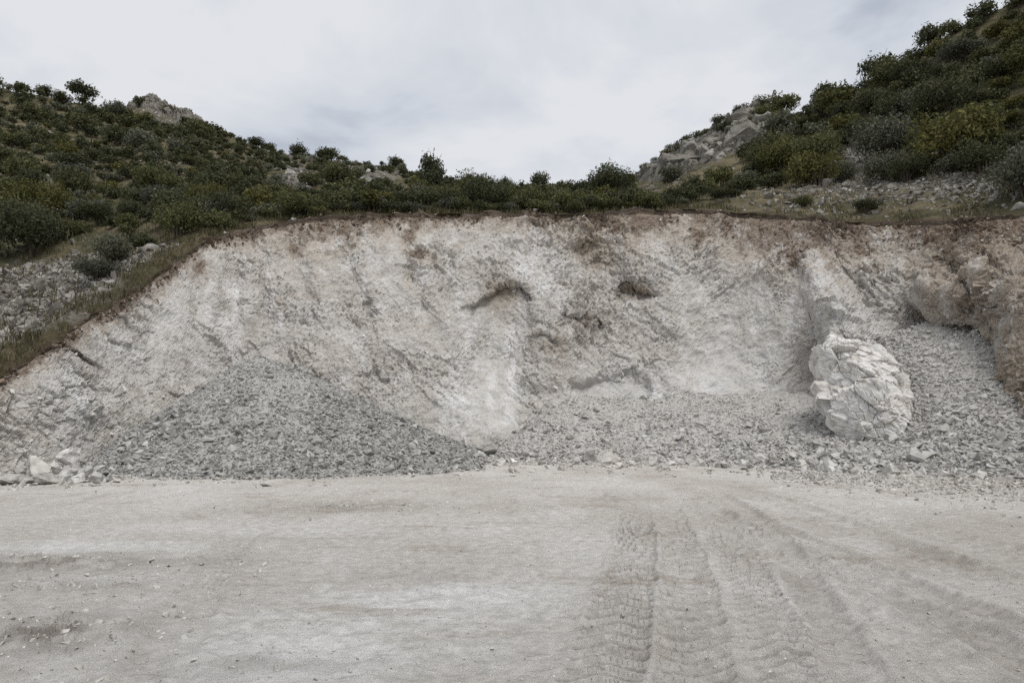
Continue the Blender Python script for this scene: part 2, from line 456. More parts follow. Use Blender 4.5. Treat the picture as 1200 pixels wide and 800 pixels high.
def base_depth(px, py, f):
    """forward distance of the face at direction (px, py); f = 0 foot .. 1 rim"""
    _, ry = rim(px)
    fy = foot_y(px)
    g = 0.78 * f + 0.22 * f ** 2.2
    Y = fy + (ry - fy) * g
    wob = 12 * noise(np.stack([px / 30, py / 30, px * 0], -1), 5) + 4.5 * noise(np.stack([px / 13, py / 13, px * 0], -1), 6)
    qx, qy = px + wob, py + wob * 0.8
    # the alcove with the long grey runnel
    top = np.interp(qx, [525, 545, 575, 612, 640], [385, 353, 333, 330, 372])
    m = sstep(535, 556, qx) * (1 - sstep(614, 632, qx)) * sstep(top, top + 8, qy) * (1 - sstep(350, 480, qy))
    Y = Y + 0.65 * m
    Y = Y + 0.7 * gauss(px, py, 590, 440, 40, 60) - 0.55 * gauss(px, py, 640, 400, 22, 70, 0.35)
    # hole under a slab
    top = np.interp(qx, [715, 730, 750, 775], [322, 326, 338, 345])
    m = sstep(722, 730, qx) * (1 - sstep(762, 770, qx)) * sstep(top, top + 4, qy) * (1 - sstep(350, 360, qy))
    Y = Y + 0.45 * m
    Y = Y - 0.7 * gauss(qx, qy, 748, 318, 30, 14, 0.5)
    Y = Y + 0.6 * gauss(qx, qy, 684, 293, 16, 15) + 0.55 * gauss(qx, qy, 706, 313, 22, 9, -0.2)
    # hollows in the middle
    top = np.interp(qx, [640, 680, 700, 712], [362, 366, 370, 384])
    Y = Y + 0.42 * sstep(645, 655, qx) * (1 - sstep(700, 709, qx)) * sstep(top, top + 5, qy) * (1 - sstep(382, 398, qy))
    top = np.interp(qx, [618, 640, 662], [392, 388, 402])
    Y = Y + 0.35 * sstep(616, 626, qx) * (1 - sstep(652, 664, qx)) * sstep(top, top + 6, qy) * (1 - sstep(400, 440, qy))
    # low alcove behind the talus
    top = np.interp(qx, [655, 668, 700, 735, 760, 770], [470, 447, 429, 424, 436, 470])
    Y = Y + 0.5 * sstep(658, 674, qx) * (1 - sstep(754, 768, qx)) * sstep(top, top + 20, qy) * (1 - sstep(440, 530, qy))
    # bowl at right of centre
    Y = Y + 1.3 * gauss(px, py, 850, 400, 75, 90) - 0.5 * gauss(px, py, 780, 400, 25, 100)
    # ribs and buttress right
    wob2 = 5 * noise(np.stack([px / 16, py / 16, px * 0], -1), 8)
    rx_, ry_ = px + wob2, py + wob2
    cx_ = np.interp(ry_, [285, 340, 395, 455, 520], [950, 970, 1000, 1016, 1006])
    hw_ = np.interp(ry_, [285, 340, 395, 455, 495, 522], [16, 30, 40, 50, 38, 14])
    t_ = np.abs(rx_ - cx_) / hw_
    amp_ = np.interp(ry_, [280, 320, 360, 395, 455, 505, 522], [0, 1.0, 1.9, 2.3, 1.9, 1.2, 0.4])
    Y = Y - amp_ * np.clip(1 - t_ ** 2, 0, 1)
    Y = Y - 0.6 * gauss(px, py, 955, 360, 26, 70, -0.35) + 0.45 * gauss(px, py, 938, 450, 20, 40)
    # chute with scree
    Y = Y + 1.5 * gauss(px, py, 1105, 415, 34, 75, -0.35)
    # right wall
    Y = Y - 2.4 * sstep(1150, 1185, qx + (qy - 400) * 0.12) * sstep(300, 350, qy) * (px < 1900)
    top = np.interp(qx, [1060, 1090, 1145, 1165], [352, 376, 384, 400])
    m = sstep(1066, 1086, qx) * (1 - sstep(1150, 1172, qx))
    Y = Y - 1.3 * m * sstep(300, 345, qy) * (1 - sstep(top - 4, top + 4, qy))
    Y = Y - 1.0 * gauss(qx, qy, 1168, 322, 30, 26) + 0.8 * gauss(qx, qy, 1112, 312, 16, 12) + 0.7 * gauss(qx, qy, 1140, 350, 9, 16) - 0.6 * gauss(qx, qy, 1060, 330, 22, 20)
    # left gullies
    for gx, gy, sl in ((275, 340, 0.1), (312, 350, 0.1), (232, 350, -0.1), (355, 330, 0.3), (420, 340, 0.4), (490, 340, 0.35)):
        Y = Y + 0.2 * gauss(px, py, gx, gy, 8, 60, -sl) - 0.22 * gauss(px, py, gx + 17, gy, 10, 60, -sl)
    Y = Y - 0.5 * gauss(px, py, 75, 460, 45, 40) + 0.35 * gauss(qx, qy, 97, 420, 30, 3.5, 0.55)
    return Y

# columns and rows of the face
cols = np.concatenate([np.arange(-420, -12, 6.0), np.arange(-12, 1212, 1.45), np.arange(1212, 1621, 6.0)])
NR = 215
fr = np.linspace(0, 1, NR)
rpy, _ = rim(cols)
FY = foot_y(cols)
zf = -0.5
# py of the buried foot
foot_dir = (zf - CAM_H) / FY
fpy = 400 - 800 * (foot_dir * CT - ST) / (CT + foot_dir * ST)
PX = np.broadcast_to(cols[None, :], (NR, len(cols)))
PY = fpy[None, :] + (rpy - fpy)[None, :] * fr[:, None]
FRAC = np.broadcast_to(fr[:, None], PX.shape)
DEPTH = base_depth(PX, PY, FRAC)
FACE0 = view(PX, PY, DEPTH)

def masks_face(px, py, f):
    n1 = noise(np.stack([px / 40, py / 40, px * 0], -1), 31)
    top = 1 - f
    hgt = np.interp(px, [-400, 0, 60, 130, 200, 260, 340, 380, 430, 520, 640, 720, 790, 850, 930, 1000, 1050, 1100, 1200, 1600],
                        [0.3, 0.16, 0.10, 0.12, 0.09, 0.05, 0.10, 0.13, 0.10, 0.045, 0.07, 0.12, 0.08, 0.15, 0.23, 0.20, 0.11, 0.14, 0.16, 0.2])
    soil = np.clip(1.0 - top / (hgt * 1.25) * 0.72, 0, 1)
    for bx, by, bsx, bsy, br in ((352, 272, 26, 7, 0.5), (380, 282, 13, 10, 0.3), (345, 292, 10, 16, -0.6), (478, 278, 14, 13, 0.6), (232, 312, 12, 12, 0), (690, 268, 26, 8, 0.2), (648, 262, 14, 9, 0.5), (820, 275, 18, 16, 0.6), (905, 285, 22, 18, -0.5), (950, 290, 26, 18, -0.4), (1000, 285, 22, 16, 0.4), (490, 300, 16, 9, 0.5), (845, 262, 26, 9, 0)):
        soil = np.maximum(soil, 0.82 * gauss(px, py, bx, by, bsx, bsy, br))
    wea = np.maximum(sstep(1040, 1095, px + 12 * n1) * (1 - sstep(360, 470, py + 20 * n1) * (1 - sstep(1140, 1160, px))), 0)
    wea = np.maximum(wea, 0.6 * gauss(px, py, 710, 290, 60, 32))
    wea = np.maximum(wea, 0.3 * gauss(px, py, 950, 430, 26, 50))
    wea = np.maximum(wea, 0.45 * gauss(px, py, 640, 410, 40, 40))
    dust = (gauss(px, py, 715, 468, 60, 34) + gauss(px, py, 850, 470, 90, 42) + 0.45 * gauss(px, py, 580, 430, 34, 75)
            + 0.6 * gauss(px, py, 560, 480, 60, 40) + 0.5 * gauss(px, py, 860, 400, 60, 70) + gauss(px, py, 1105, 430, 26, 55, -0.35))
    chalk = (gauss(px, py, 85, 465, 30, 40, 0.4) + gauss(px, py, 268, 385, 16, 28, 0.1) + gauss(px, py, 278, 340, 8, 30)
             + gauss(px, py, 610, 390, 14, 90, 0.1) + gauss(px, py, 535, 475, 22, 30) + 0.8 * gauss(px, py, 800, 465, 40, 26)
             + 0.5 * gauss(px, py, 540, 380, 25, 20) + 0.8 * gauss(px, py, 640, 320, 45, 40) + 0.8 * gauss(px, py, 968, 340, 26, 50, -0.35) + 1.0 * gauss(px, py, 1010, 445, 46, 62, -0.1)
             + 0.4 * gauss(px, py, 180, 400, 40, 60) + 0.9 * gauss(px, py, 246, 345, 7, 45, 0.05) + 0.9 * gauss(px, py, 318, 345, 7, 45, -0.1)
             + 0.7 * gauss(px, py, 575, 450, 6, 50, 0.05) + 0.7 * gauss(px, py, 598, 440, 5, 60) + 0.6 * gauss(px, py, 450, 330, 12, 50, -0.4) + 0.6 * gauss(px, py, 205, 350, 10, 40, 0.2))
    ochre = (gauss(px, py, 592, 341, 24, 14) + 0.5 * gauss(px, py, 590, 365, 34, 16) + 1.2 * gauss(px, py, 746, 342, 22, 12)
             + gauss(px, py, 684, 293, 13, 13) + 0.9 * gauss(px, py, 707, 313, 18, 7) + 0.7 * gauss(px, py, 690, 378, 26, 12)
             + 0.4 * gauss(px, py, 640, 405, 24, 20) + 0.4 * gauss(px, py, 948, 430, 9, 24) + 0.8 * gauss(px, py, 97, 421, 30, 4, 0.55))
    return dict(soil=soil, weathered=np.clip(wea, 0, 1), dust=np.clip(dust, 0, 1), chalk=np.clip(chalk, 0, 1), ochre=np.clip(ochre, 0, 1))

FM = masks_face(PX, PY, FRAC)

def rot_xz(P, a):
    c, s = math.cos(a), math.sin(a)
    return np.stack([P[..., 0] * c - P[..., 2] * s, P[..., 1], P[..., 0] * s + P[..., 2] * c], -1)

def face_relief(P, px, py, dust):
    A = rot_xz(P, R(48))                  # beds dip down to the right
    B = rot_xz(P, R(-42))
    warp = 0.25 * np.stack([noise(P * 0.9, 71), noise(P * 0.9, 72), noise(P * 0.9, 73)], -1)
    wB = (sstep(770, 830, px) * (1 - sstep(915, 955, px)))
    out = 0.26 * fbm(P * 0.36, 3, 11) + 0.07 * fbm(P * 1.1, 3, 14, ridged=True)
    rough = 1 - 0.8 * dust
    def shards(Q):
        s1, e1 = facets((Q + warp) * np.array([0.45, 0.7, 1.1]), 21)
        s2, e2 = facets((Q + warp * 0.7) * np.array([1.5, 2.0, 3.3]), 22)
        s3, e3 = facets((Q + warp * 0.3) * np.array([4.0, 5, 8.0]), 23)
        return 0.15 * s1 + 0.082 * s2 + 0.046 * s3 - 0.05 * (e2 < 0.05) - 0.03 * (e3 < 0.08)
    bed = lambda Q: 0.055 * fbm((Q + warp) * np.array([0.22, 0.5, 1.7]), 3, 61, ridged=True)
    sh = (shards(A) + bed(A)) * (1 - wB) + (shards(B) + bed(B)) * wB
    patch = 0.3 + 1.0 * sstep(-0.25, 0.5, fbm(P * 0.4, 2, 44)) + 0.9 * gauss(px, py, 690, 350, 75, 75)
    right = 1 + 0.9 * sstep(920, 1000, px) + 0.3 * sstep(1055, 1090, px)
    rib = gauss(px, py, 1008, 440, 50, 80, -0.15)
    f1, g1 = facets((A + warp * 0.5) * np.array([0.8, 0.9, 1.35]), 29)
    out = out + rib * (0.30 * f1 - 0.08 * (g1 < 0.04))
    out = out + sh * rough * patch * right + 0.045 * fbm(P * 4.0, 3, 26, 0.6) * rough
    return out

fade = sstep(0.0, 0.03, 1 - FRAC) * 0.75 + 0.25
NRM = grid_normals(FACE0)
if NRM[NR // 2, len(cols) // 2, 1] > 0: NRM = -NRM
gd = np.hypot(np.gradient(DEPTH - (foot_y(PX) + (rim(PX)[1] - foot_y(PX)) * FRAC), axis=0), np.gradient(DEPTH, axis=1))
REL = face_relief(FACE0, PX, PY, FM['dust']) * fade / (1 + (gd / 0.30) ** 2)
# ragged lip of turf at the rim
FACE = FACE0 + NRM * REL[..., None]
FACE[-1] += np.stack([noise(FACE0[-1] * 0.8, 81) * 0.2, fbm(FACE0[-1] * 0.7, 3, 82) * 0.6, fbm(FACE0[-1] * 0.9, 4, 83) * 0.2], -1)
FACE[-2, :, 2] = FACE[-1, :, 2] - 0.10; FACE[-2, :, 1] = FACE[-1, :, 1] - 0.02
FACE[-3, :, 2] = FACE[-1, :, 2] - 0.20; FACE[-3, :, 1] = FACE[-1, :, 1] + 0.04
FACE[-4, :, 2] = FACE[-1, :, 2] - 0.27; FACE[-4, :, 1] = FACE[-1, :, 1] + 0.06
me = make_mesh('quarry_face', FACE.reshape(-1, 3), grid_faces(NR, len(cols)), {k: v for k, v in FM.items()}, smooth=False)
add('quarry_face', me, M_FACE, kind='structure', label='white grey quarried limestone face with brown topsoil rim', cat='quarry face')

def face_depth(px, py):
    """forward distance of the undisplaced face, inf outside it"""
    rp, _ = rim(px)
    fd = (zf - CAM_H) / foot_y(px)
    fp = 400 - 800 * (fd * CT - ST) / (CT + fd * ST)
    f = (py - fp) / (rp - fp)
    return base_depth(px, py, np.clip(f, 0, 1)), f

# ------------------------------------------------------------------ the hills above the rim
HPX = [-420, -260, -100, 0, 50, 95, 130, 155, 175, 200, 260, 300, 340, 400, 470, 510, 560, 600, 650, 690, 740, 760, 800, 840, 880, 905, 940, 1000, 1060, 1100, 1150, 1200, 1300, 1460, 1620]
SKY_PY = [60, 75, 95, 106, 113, 122, 129, 122, 114, 126, 156, 171, 181, 190, 201, 213, 221, 226, 226, 222, 212, 199, 173, 149, 133, 132, 136, 106, 82, 52, 24, 0, -70, -190, -300]
SKY_Y = [100, 108, 110, 110, 110, 110, 111, 116, 118, 118, 115, 108, 100, 92, 86, 84, 82, 84, 92, 112, 118, 104, 90, 86, 84, 82, 78, 72, 66, 63, 60, 58, 55, 50, 46]
SH_PX = [-420, -100, 0, 60, 140, 200, 260, 300, 350, 450, 560, 650, 720, 800, 880, 940, 1000, 1060, 1120, 1200, 1300, 1620]
SH_PY = [480, 455, 418, 385, 338, 296, 270, 260, 254, 249, 248, 248, 247, 240, 236, 234, 234, 228, 222, 216, 205, 200]
SH_Y = [15, 20, 22.3, 24.2, 28.2, 31.2, 33.8, 35.6, 36.6, 37.2, 37.6, 37.6, 37.8, 38.2, 38, 37, 35.8, 34.5, 32.6, 30, 27, 20]
MID_PX = [-420, -100, 0, 100, 200, 300, 400, 560, 650, 740, 800, 900, 1000, 1100, 1200, 1300, 1620]
MID_PY = [330, 325, 300, 280, 245, 235, 230, 232, 233, 226, 220, 208, 190, 165, 145, 110, 40]
MID_Y = [24, 32, 36, 39, 43, 46, 50, 52, 56, 58, 55, 47, 44, 41, 38, 35, 29]

hcols = np.concatenate([np.arange(-420, -10, 10.0), np.arange(-10, 1210, 3.0), np.arange(1210, 1621, 10.0)])
NH = 190
hr = np.linspace(0, 1, NH)
def hill_point(px, h):
    rp, ry = rim(px)
    sp, sy = smooth_interp(px, SH_PX, SH_PY), smooth_interp(px, SH_PX, SH_Y)
    mp_, my = smooth_interp(px, MID_PX, MID_PY), smooth_interp(px, MID_PX, MID_Y)
    kp, ky = smooth_interp(px, HPX, SKY_PY), smooth_interp(px, HPX, SKY_Y)
    def lerp(a, b, t): return a + (b - a) * t
    t1, t2, t3 = np.clip(h / 0.15, 0, 1), np.clip((h - 0.15) / 0.3, 0, 1), np.clip((h - 0.45) / 0.55, 0, 1)
    py = lerp(lerp(lerp(rp, sp, t1), mp_, t2), kp, t3)
    Y = lerp(lerp(lerp(ry, sy, t1), my, t2), ky, t3 ** 1.15)
    P = view(px, py, Y)
    w = sstep(0.0, 0.12, h)
    amp = np.interp(h, [0, 0.1, 0.45, 1], [0, 0.12, 0.5, 0.7])
    dz = amp * fbm(P * 0.12, 3, 91) + 0.25 * w * fbm(P * 0.6, 3, 92)
    # low bank along the top of the left edge
    dz = dz + 0.5 * gauss(h, h * 0, 0.07, 0, 0.04, 1) * (1 - sstep(180, 300, px))
    P = P.copy()
    P[..., 2] += dz
    return P

HX = np.broadcast_to(hcols[None, :], (NH, len(hcols)))
HH = np.broadcast_to(hr[:, None], HX.shape)
HILL = hill_point(HX, HH)
# first row lies exactly on the lip of the face
for k in range(3):
    HILL[0, :, k] = np.interp(hcols, cols, FACE[-1, :, k])
HILL[1, :, 2] = np.maximum(HILL[1, :, 2], HILL[0, :, 2] - 0.05)
# the land goes on behind the skyline
back = []
for j, (dy, dz) in enumerate(((3, -0.6), (8, -2), (18, -5), (40, -12), (90, -25), (200, -45), (400, -60))):
    B = HILL[-1].copy()
    s = (B[:, 1] + dy) / B[:, 1]
    B[:, 0] *= s; B[:, 1] += dy; B[:, 2] += dz
    B[:, 2] = np.maximum(B[:, 2], -1.0)
    back.append(B)
HALL = np.concatenate([HILL, np.stack(back)], 0)
hpx, hpy = proj(HALL)
rockm = (0.75 * gauss(hpx, hpy, 60, 350, 110, 45, -0.3) + 0.8 * gauss(hpx, hpy, 1010, 175, 50, 28, -0.6) + 0.55 * gauss(hpx, hpy, 1080, 215, 160, 25)
         + 0.6 * gauss(hpx, hpy, 350, 212, 22, 24) + 0.6 * gauss(hpx, hpy, 440, 208, 40, 18) + 0.6 * gauss(hpx, hpy, 180, 128, 40, 14, 0.5)
         + 0.8 * gauss(hpx, hpy, 835, 160, 75, 28, -0.45) + 0.5 * gauss(hpx, hpy, 60, 215, 40, 16) + 0.15)
HB = np.concatenate([HH, np.ones((len(back), len(hcols)))], 0)
bank = np.exp(-(HB / 0.02) ** 2) + 0.4 * (1 - sstep(180, 300, hpx)) * np.exp(-((HB - 0.05) / 0.06) ** 2)
me = make_mesh('hillside', HALL.reshape(-1, 3), grid_faces(*HALL.shape[:2]), dict(rock=np.clip(rockm, 0, 1), bank=np.clip(bank, 0, 1)), smooth=True)
add('hillside', me, M_HILL, kind='structure', label='scrub covered hillside rising behind the quarry face', cat='hill')

def hill_at(px, h):
    """exact surface point of the hill mesh (bilinear)"""
    ci = np.clip(np.searchsorted(hcols, px) - 1, 0, len(hcols) - 2)
    a = (px - hcols[ci]) / (hcols[ci + 1] - hcols[ci])
    r = np.clip(h, 0, 0.9999) * (NH - 1)
    ri = r.astype(int); b = (r - ri)[:, None]; a = a[:, None]
    return (HILL[ri, ci] * (1 - a) + HILL[ri, ci + 1] * a) * (1 - b) + (HILL[ri + 1, ci] * (1 - a) + HILL[ri + 1, ci + 1] * a) * b

def hill_from_pixel(px, py):
    """nearest point of the hill surface towards direction (px, py)"""
    hs = np.linspace(0.0, 0.999, 600)
    P = hill_at(np.full(600, float(px)), hs)
    qx, qy = proj(P)
    return P[np.argmin(np.abs(qy - py))]

# ------------------------------------------------------------------ the quarry floor
def track_x(Y, a):
    """centre line of a wheel track; a = lateral offset"""
    return a + 0.5 + 0.26 * (Y - 4.4) - 0.006 * (Y - 4.4) ** 2

def floor_height(X, Y):
    P = np.stack([X, Y, X * 0], -1)
    near = 1 - sstep(9, 16, Y)
    Z = 0.035 * fbm(P * 0.22, 3, 101) + 0.026 * fbm(P * np.array([0.9, 0.7, 1]), 3, 104)
    Z = Z + 0.019 * fbm(P * np.array([2.6, 4.4, 1]), 4, 108, 0.62) * (0.35 + 1.2 * sstep(-0.2, 0.5, fbm(P * 0.45, 2, 112)))
    # clods at left
    clod = (gauss(X, Y, -3.75, 5.6, 0.8, 0.55) + 0.9 * gauss(X, Y, -5.4, 8.3, 1.6, 0.5) + 0.7 * gauss(X, Y, -3.0, 13.3, 1.4, 0.7)
            + 0.5 * gauss(X, Y, -1.7, 4.9, 0.7, 0.25) + 0.5 * gauss(X, Y, -0.95, 7.6, 0.6, 0.2) + 0.5 * gauss(X, Y, -4.4, 7.2, 1.0, 0.3))
    fc, _ = facets(P * np.array([4.2, 5.5, 1.0]) + 0.2 * noise(P * 3, 114)[..., None], 115)
    Z = Z + clod * (0.045 * fc + 0.03 + 0.02 * fbm(P * 5, 2, 116))
    lugs = np.zeros_like(X)
    damp_and_shade = np.zeros_like(X)
    wob = 0.05 * noise(P * 1.3, 121)
    spec = [(0.0, 0.30, 0.235, 1.15, 14.5), (0.62, 0.29, 0.235, 1.0, 14.5), (1.28, 0.27, 0.20, 0.7, 13.0)]
    for k, (off, hw, pitch, amp, end) in enumerate(spec):
        d = X - track_x(Y, off) + wob
        w = sstep(hw, hw * 0.8, np.abs(d)) * (1 - sstep(end - 5, end, Y)) * sstep(0.5, 2, Y)
        ph = (Y + 0.22 * np.abs(d) / hw * (1 if k != 1 else -0.6) + 0.03 * noise(P * 1.8, 130 + k)) / pitch
        saw = ph - np.floor(ph)
        grv = np.clip(1.5 - np.abs(saw - 0.5) / 0.12, 0, 1)
        prof = 0.3 * (1 - saw) - 1.2 * grv
        brk = 0.6 + 0.4 * sstep(-0.35, 0.25, noise(P * np.array([1.4, 0.9, 1]), 140 + k))
        lugs = lugs + w * amp * brk * (0.09 * prof - 0.012)
        edge = np.exp(-((np.abs(d) - hw) / 0.05) ** 2)
        lugs = lugs + edge * amp * 0.035 * (1 - sstep(end - 5, end, Y)) * (0.6 + noise(P * 3, 150 + k))
        damp_and_shade = np.maximum(damp_and_shade, w * amp * (0.12 + 0.8 * grv * brk))  # browner loosened soil in the treads, plus groove shade painted as colour
    # older ruts at the right, running away from the camera
    for k, (x0, sl, hw, amp) in enumerate(((3.35, 0.07, 0.28, 1.1), (4.05, 0.05, 0.26, 1.0), (5.6, -0.02, 0.3, 1.2), (-2.2, -0.35, 0.3, 0.6), (2.5, 0.2, 0.25, 0.9), (6.4, -0.03, 0.3, 1.0))):
        d = X - (x0 + sl * (Y - 5) + 0.25 * np.sin(Y * 0.35 + k)) + wob
        w = sstep(hw, hw * 0.6, np.abs(d)) * (1 - sstep(13, 18, Y)) * sstep(0.5, 2, Y)
        ph = (Y + 0.15 * np.abs(d) / hw + 0.06 * noise(P * 1.8, 160 + k)) / 0.19
        saw = ph - np.floor(ph)
        brk = sstep(-0.1, 0.35, noise(P * np.array([1.1, 0.7, 1]), 170 + k))
        lugs = lugs + w * amp * (brk * 0.06 * (0.4 - np.clip(1.4 - np.abs(saw - 0.5) / 0.14, 0, 1)) - 0.025) + amp * 0.03 * np.exp(-((np.abs(d) - hw) / 0.06) ** 2) * (1 - sstep(13, 18, Y))
        damp_and_shade = np.maximum(damp_and_shade, w * amp * 0.5 * sstep(-0.2, 0.4, noise(P * np.array([0.8, 0.4, 1]), 180 + k)))
    Z = Z + lugs
    Z = Z + 0.02 * noise(P * 0.4, 118) * near
    far = sstep(60, 200, np.hypot(X, Y))
    white = 1.0 * gauss(X, Y, -0.7, 6.7, 1.7, 0.7, 0.3) + 1.0 * gauss(X, Y, -1.5, 5.1, 1.0, 0.8) + 0.7 * gauss(X, Y, -6, 9.3, 2.4, 0.6) + 0.6 * gauss(X, Y, -4.6, 7.4, 1.1, 0.25) + 0.5 * gauss(X, Y, -4, 11, 3, 0.8)
    return Z * (1 - far), np.clip(clod, 0, 1), np.clip(damp_and_shade, 0, 1), np.clip(white, 0, 1)

inv = np.arange(1.7 * 800 / 3.4, 1.7 * 800 / 34, -1.25)
rad = np.concatenate([[0.0, 0.4, 0.9, 1.5, 2.1, 2.7, 3.1], 1.7 * 800 / inv, [36, 40, 50, 70, 110, 200, 400, 900, 2000, 4000]])
ang = np.concatenate([np.linspace(-math.pi, -0.72, 50)[:-1], np.arange(-0.72, 0.72, 0.00145), np.linspace(0.72, math.pi, 50)])
RR, AA = np.meshgrid(rad, ang, indexing='ij')
GX, GY = RR * np.sin(AA), RR * np.cos(AA)
GZ, g_clod, g_damp_and_shade, g_white = floor_height(GX, GY)
GP = np.stack([GX, GY, GZ], -1)
me = make_mesh('ground', GP.reshape(-1, 3), grid_faces(*GX.shape)[:, ::-1], dict(clod=g_clod, damp_and_shade=g_damp_and_shade, white=g_white), smooth=True)
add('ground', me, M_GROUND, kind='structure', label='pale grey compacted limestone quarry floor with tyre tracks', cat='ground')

# ------------------------------------------------------------------ stones
def hull_stone(seed, npts, flat=1.0):
    r = random.Random(seed)
    bm = bmesh.new()
    for _ in range(npts):
        v = Vector((r.uniform(-1, 1), r.uniform(-1, 1), r.uniform(-1, 1)))
        v = v / max(abs(v.x), abs(v.y), abs(v.z)) * r.uniform(0.7, 1.0)
        bm.verts.new((v.x * r.uniform(0.9, 1.15), v.y, v.z * flat))
    res = bmesh.ops.convex_hull(bm, input=bm.verts)
    junk = [g for g in res['geom_interior'] if isinstance(g, bmesh.types.BMVert)]
    if junk: bmesh.ops.delete(bm, geom=list(set(junk)), context='VERTS')
    bmesh.ops.triangulate(bm, faces=bm.faces[:])
    bm.verts.index_update()
    V = np.array([v.co[:] for v in bm.verts]); F = np.array([[v.index for v in f.verts] for f in bm.faces])
    bm.free()
    return V * np.array([0.5, 0.5, 0.5]), F

SMALL = [hull_stone(100 + i, 8, random.uniform(0.45, 0.85)) for i in range(12)]
MIDS = [hull_stone(200 + i, 13, random.uniform(0.5, 0.9)) for i in range(14)]

def rot_mats(n, tilt=1.0):
    a = rng.uniform(0, 2 * math.pi, n); b = rng.normal(0, 0.5 * tilt, n); c = rng.normal(0, 0.5 * tilt, n)
    ca, sa, cb, sb, cc, sc = np.cos(a), np.sin(a), np.cos(b), np.sin(b), np.cos(c), np.sin(c)
    o, z = np.ones(n), np.zeros(n)
    Rz = np.stack([ca, -sa, z, sa, ca, z, z, z, o], -1).reshape(n, 3, 3)
    Rx = np.stack([o, z, z, z, cb, -sb, z, sb, cb], -1).reshape(n, 3, 3)
    Ry = np.stack([cc, z, sc, z, o, z, -sc, z, cc], -1).reshape(n, 3, 3)
    return Rx @ Ry @ Rz

def stone_mass(name, P, size, templates=SMALL, tilt=1.2):
    """many loose stones joined into one mesh"""
    n = len(P)
    which = rng.integers(0, len(templates), n)
    Rm = rot_mats(n, tilt)
    sc = size[:, None] * rng.uniform(0.75, 1.3, (n, 3))
    tint = rng.uniform(0, 1, n)
    Vs, Fs, Ts, off = [], [], [], 0
    for k, (V, F) in enumerate(templates):
        s = np.where(which == k)[0]
        if not len(s): continue
        W = np.einsum('nij,nkj->nki', Rm[s], V[None] * sc[s][:, None, :]) + P[s][:, None, :]
        Vs.append(W.reshape(-1, 3))
        Fs.append((F[None] + (np.arange(len(s)) * len(V))[:, None, None]).reshape(-1, 3) + off)
        Ts.append(np.repeat(tint[s], len(V)))
        off += len(s) * len(V)
    return make_mesh(name, np.concatenate(Vs), np.concatenate(Fs), dict(tint=np.concatenate(Ts)))

STONE_ME = {}
def stone_mesh(i, material):
    key = (i, material.name)
    if key not in STONE_ME:
        V, F = MIDS[i]
        me = make_mesh('stone', V, F)
        me.materials.append(material)
        STONE_ME[key] = me
    return STONE_ME[key]

def big_rock(seed, sub=4, layered=False, rough=1.0):
    bm = bmesh.new()
    bmesh.ops.create_icosphere(bm, subdivisions=sub, radius=0.5)
    V = np.array([v.co[:] for v in bm.verts]); F = np.array([[v.index for v in f.verts] for f in bm.faces])
    bm.free()
    r = np.random.default_rng(seed)
    # cut by random planes: flat broken sides
    for _ in range(11):
        n = r.normal(size=3); n /= np.linalg.norm(n)
        d = r.uniform(0.17, 0.36)
        over = V @ n - d
        V = V - np.where(over > 0, over, 0)[:, None] * n
    s, e_ = facets(V * np.array([3, 3, 5.5 if layered else 3.5]) + seed * 3.7, seed)
    U = V / (np.linalg.norm(V, axis=1, keepdims=True) + 1e-9)
    V = V + U * (0.06 * rough * s + 0.02 * rough * fbm(V * 5 + seed, 3, seed + 1))[:, None]
    return V, F

ROCKS = []
for i in range(9):
    V, F = big_rock(300 + i, 4)
    ROCKS.append((V, F))
ROCK_ME = {}
def rock_mesh(i, material):
    key = (i, material.name)
    if key not in ROCK_ME:
        me = make_mesh('rock', *ROCKS[i])
        me.materials.append(material)
        ROCK_ME[key] = me
    return ROCK_ME[key]

# ------------------------------------------------------------------ rubble heaps (real heaps on the floor)
def smin(a, b, k=0.35):
    h = np.clip(0.5 + 0.5 * (b - a) / k, 0, 1)
    return b + (a - b) * h - k * h * (1 - h)

def heap_left(X, Y):
    P = np.stack([X, Y, X * 0], -1)
    dx = X + 9.35
    rx = np.where(dx > 0, dx / 1.55, dx / 1.0)
    dy = Y - 25.2
    ry = np.where(dy < 0, dy / 1.0, dy * 0.7)
    rr = np.sqrt(rx ** 2 + ry ** 2 + 0.12)
    z = 4.25 - 0.80 * rr + 0.012 * rr ** 2
    return z + 0.16 * fbm(P * 0.6, 3, 201) + 0.05 * fbm(P * 2.2, 2, 204)

def heap_middle(X, Y):
    P = np.stack([X, Y, X * 0], -1)
    yf = np.interp(X, [-1.5, 0.5, 3, 6, 9, 11, 12.5], [26.2, 25.8, 25.6, 25.0, 23.6, 22.4, 21.5])
    sl = np.interp(X, [0, 1.5, 3, 4.6, 6.5, 9.5, 12], [0.56, 0.56, 0.48, 0.47, 0.44, 0.36, 0.34])
    a = sl * (Y - yf) + 0.05
    b = 0.75 * (X + 1.3)
    z = smin(a, b)
    return z + 0.22 * fbm(P * 0.45, 3, 211) + 0.04 * fbm(P * 2.2, 2, 214)

def heap_right(X, Y):
    P = np.stack([X, Y, X * 0], -1)
    yf = np.interp(X, [9.5, 11, 14, 18, 24], [22.2, 21.4, 19.2, 16.4, 13])
    sl = np.interp(X, [10, 12, 13.2, 15, 20], [0.25, 0.28, 0.37, 0.50, 0.46])
    a = sl * (Y - yf) + 0.05
    b = 0.9 * (X - 10.0)
    z = smin(a, b)
    return z + 0.14 * fbm(P * 0.6, 3, 221) + 0.06 * fbm(P * 2.2, 2, 224)

def in_front_of_face(P, margin):
    px, py = proj(P)
    d, f = face_depth(px, py)
    return (P[:, 1] < d + margin) | (f < 0.02)

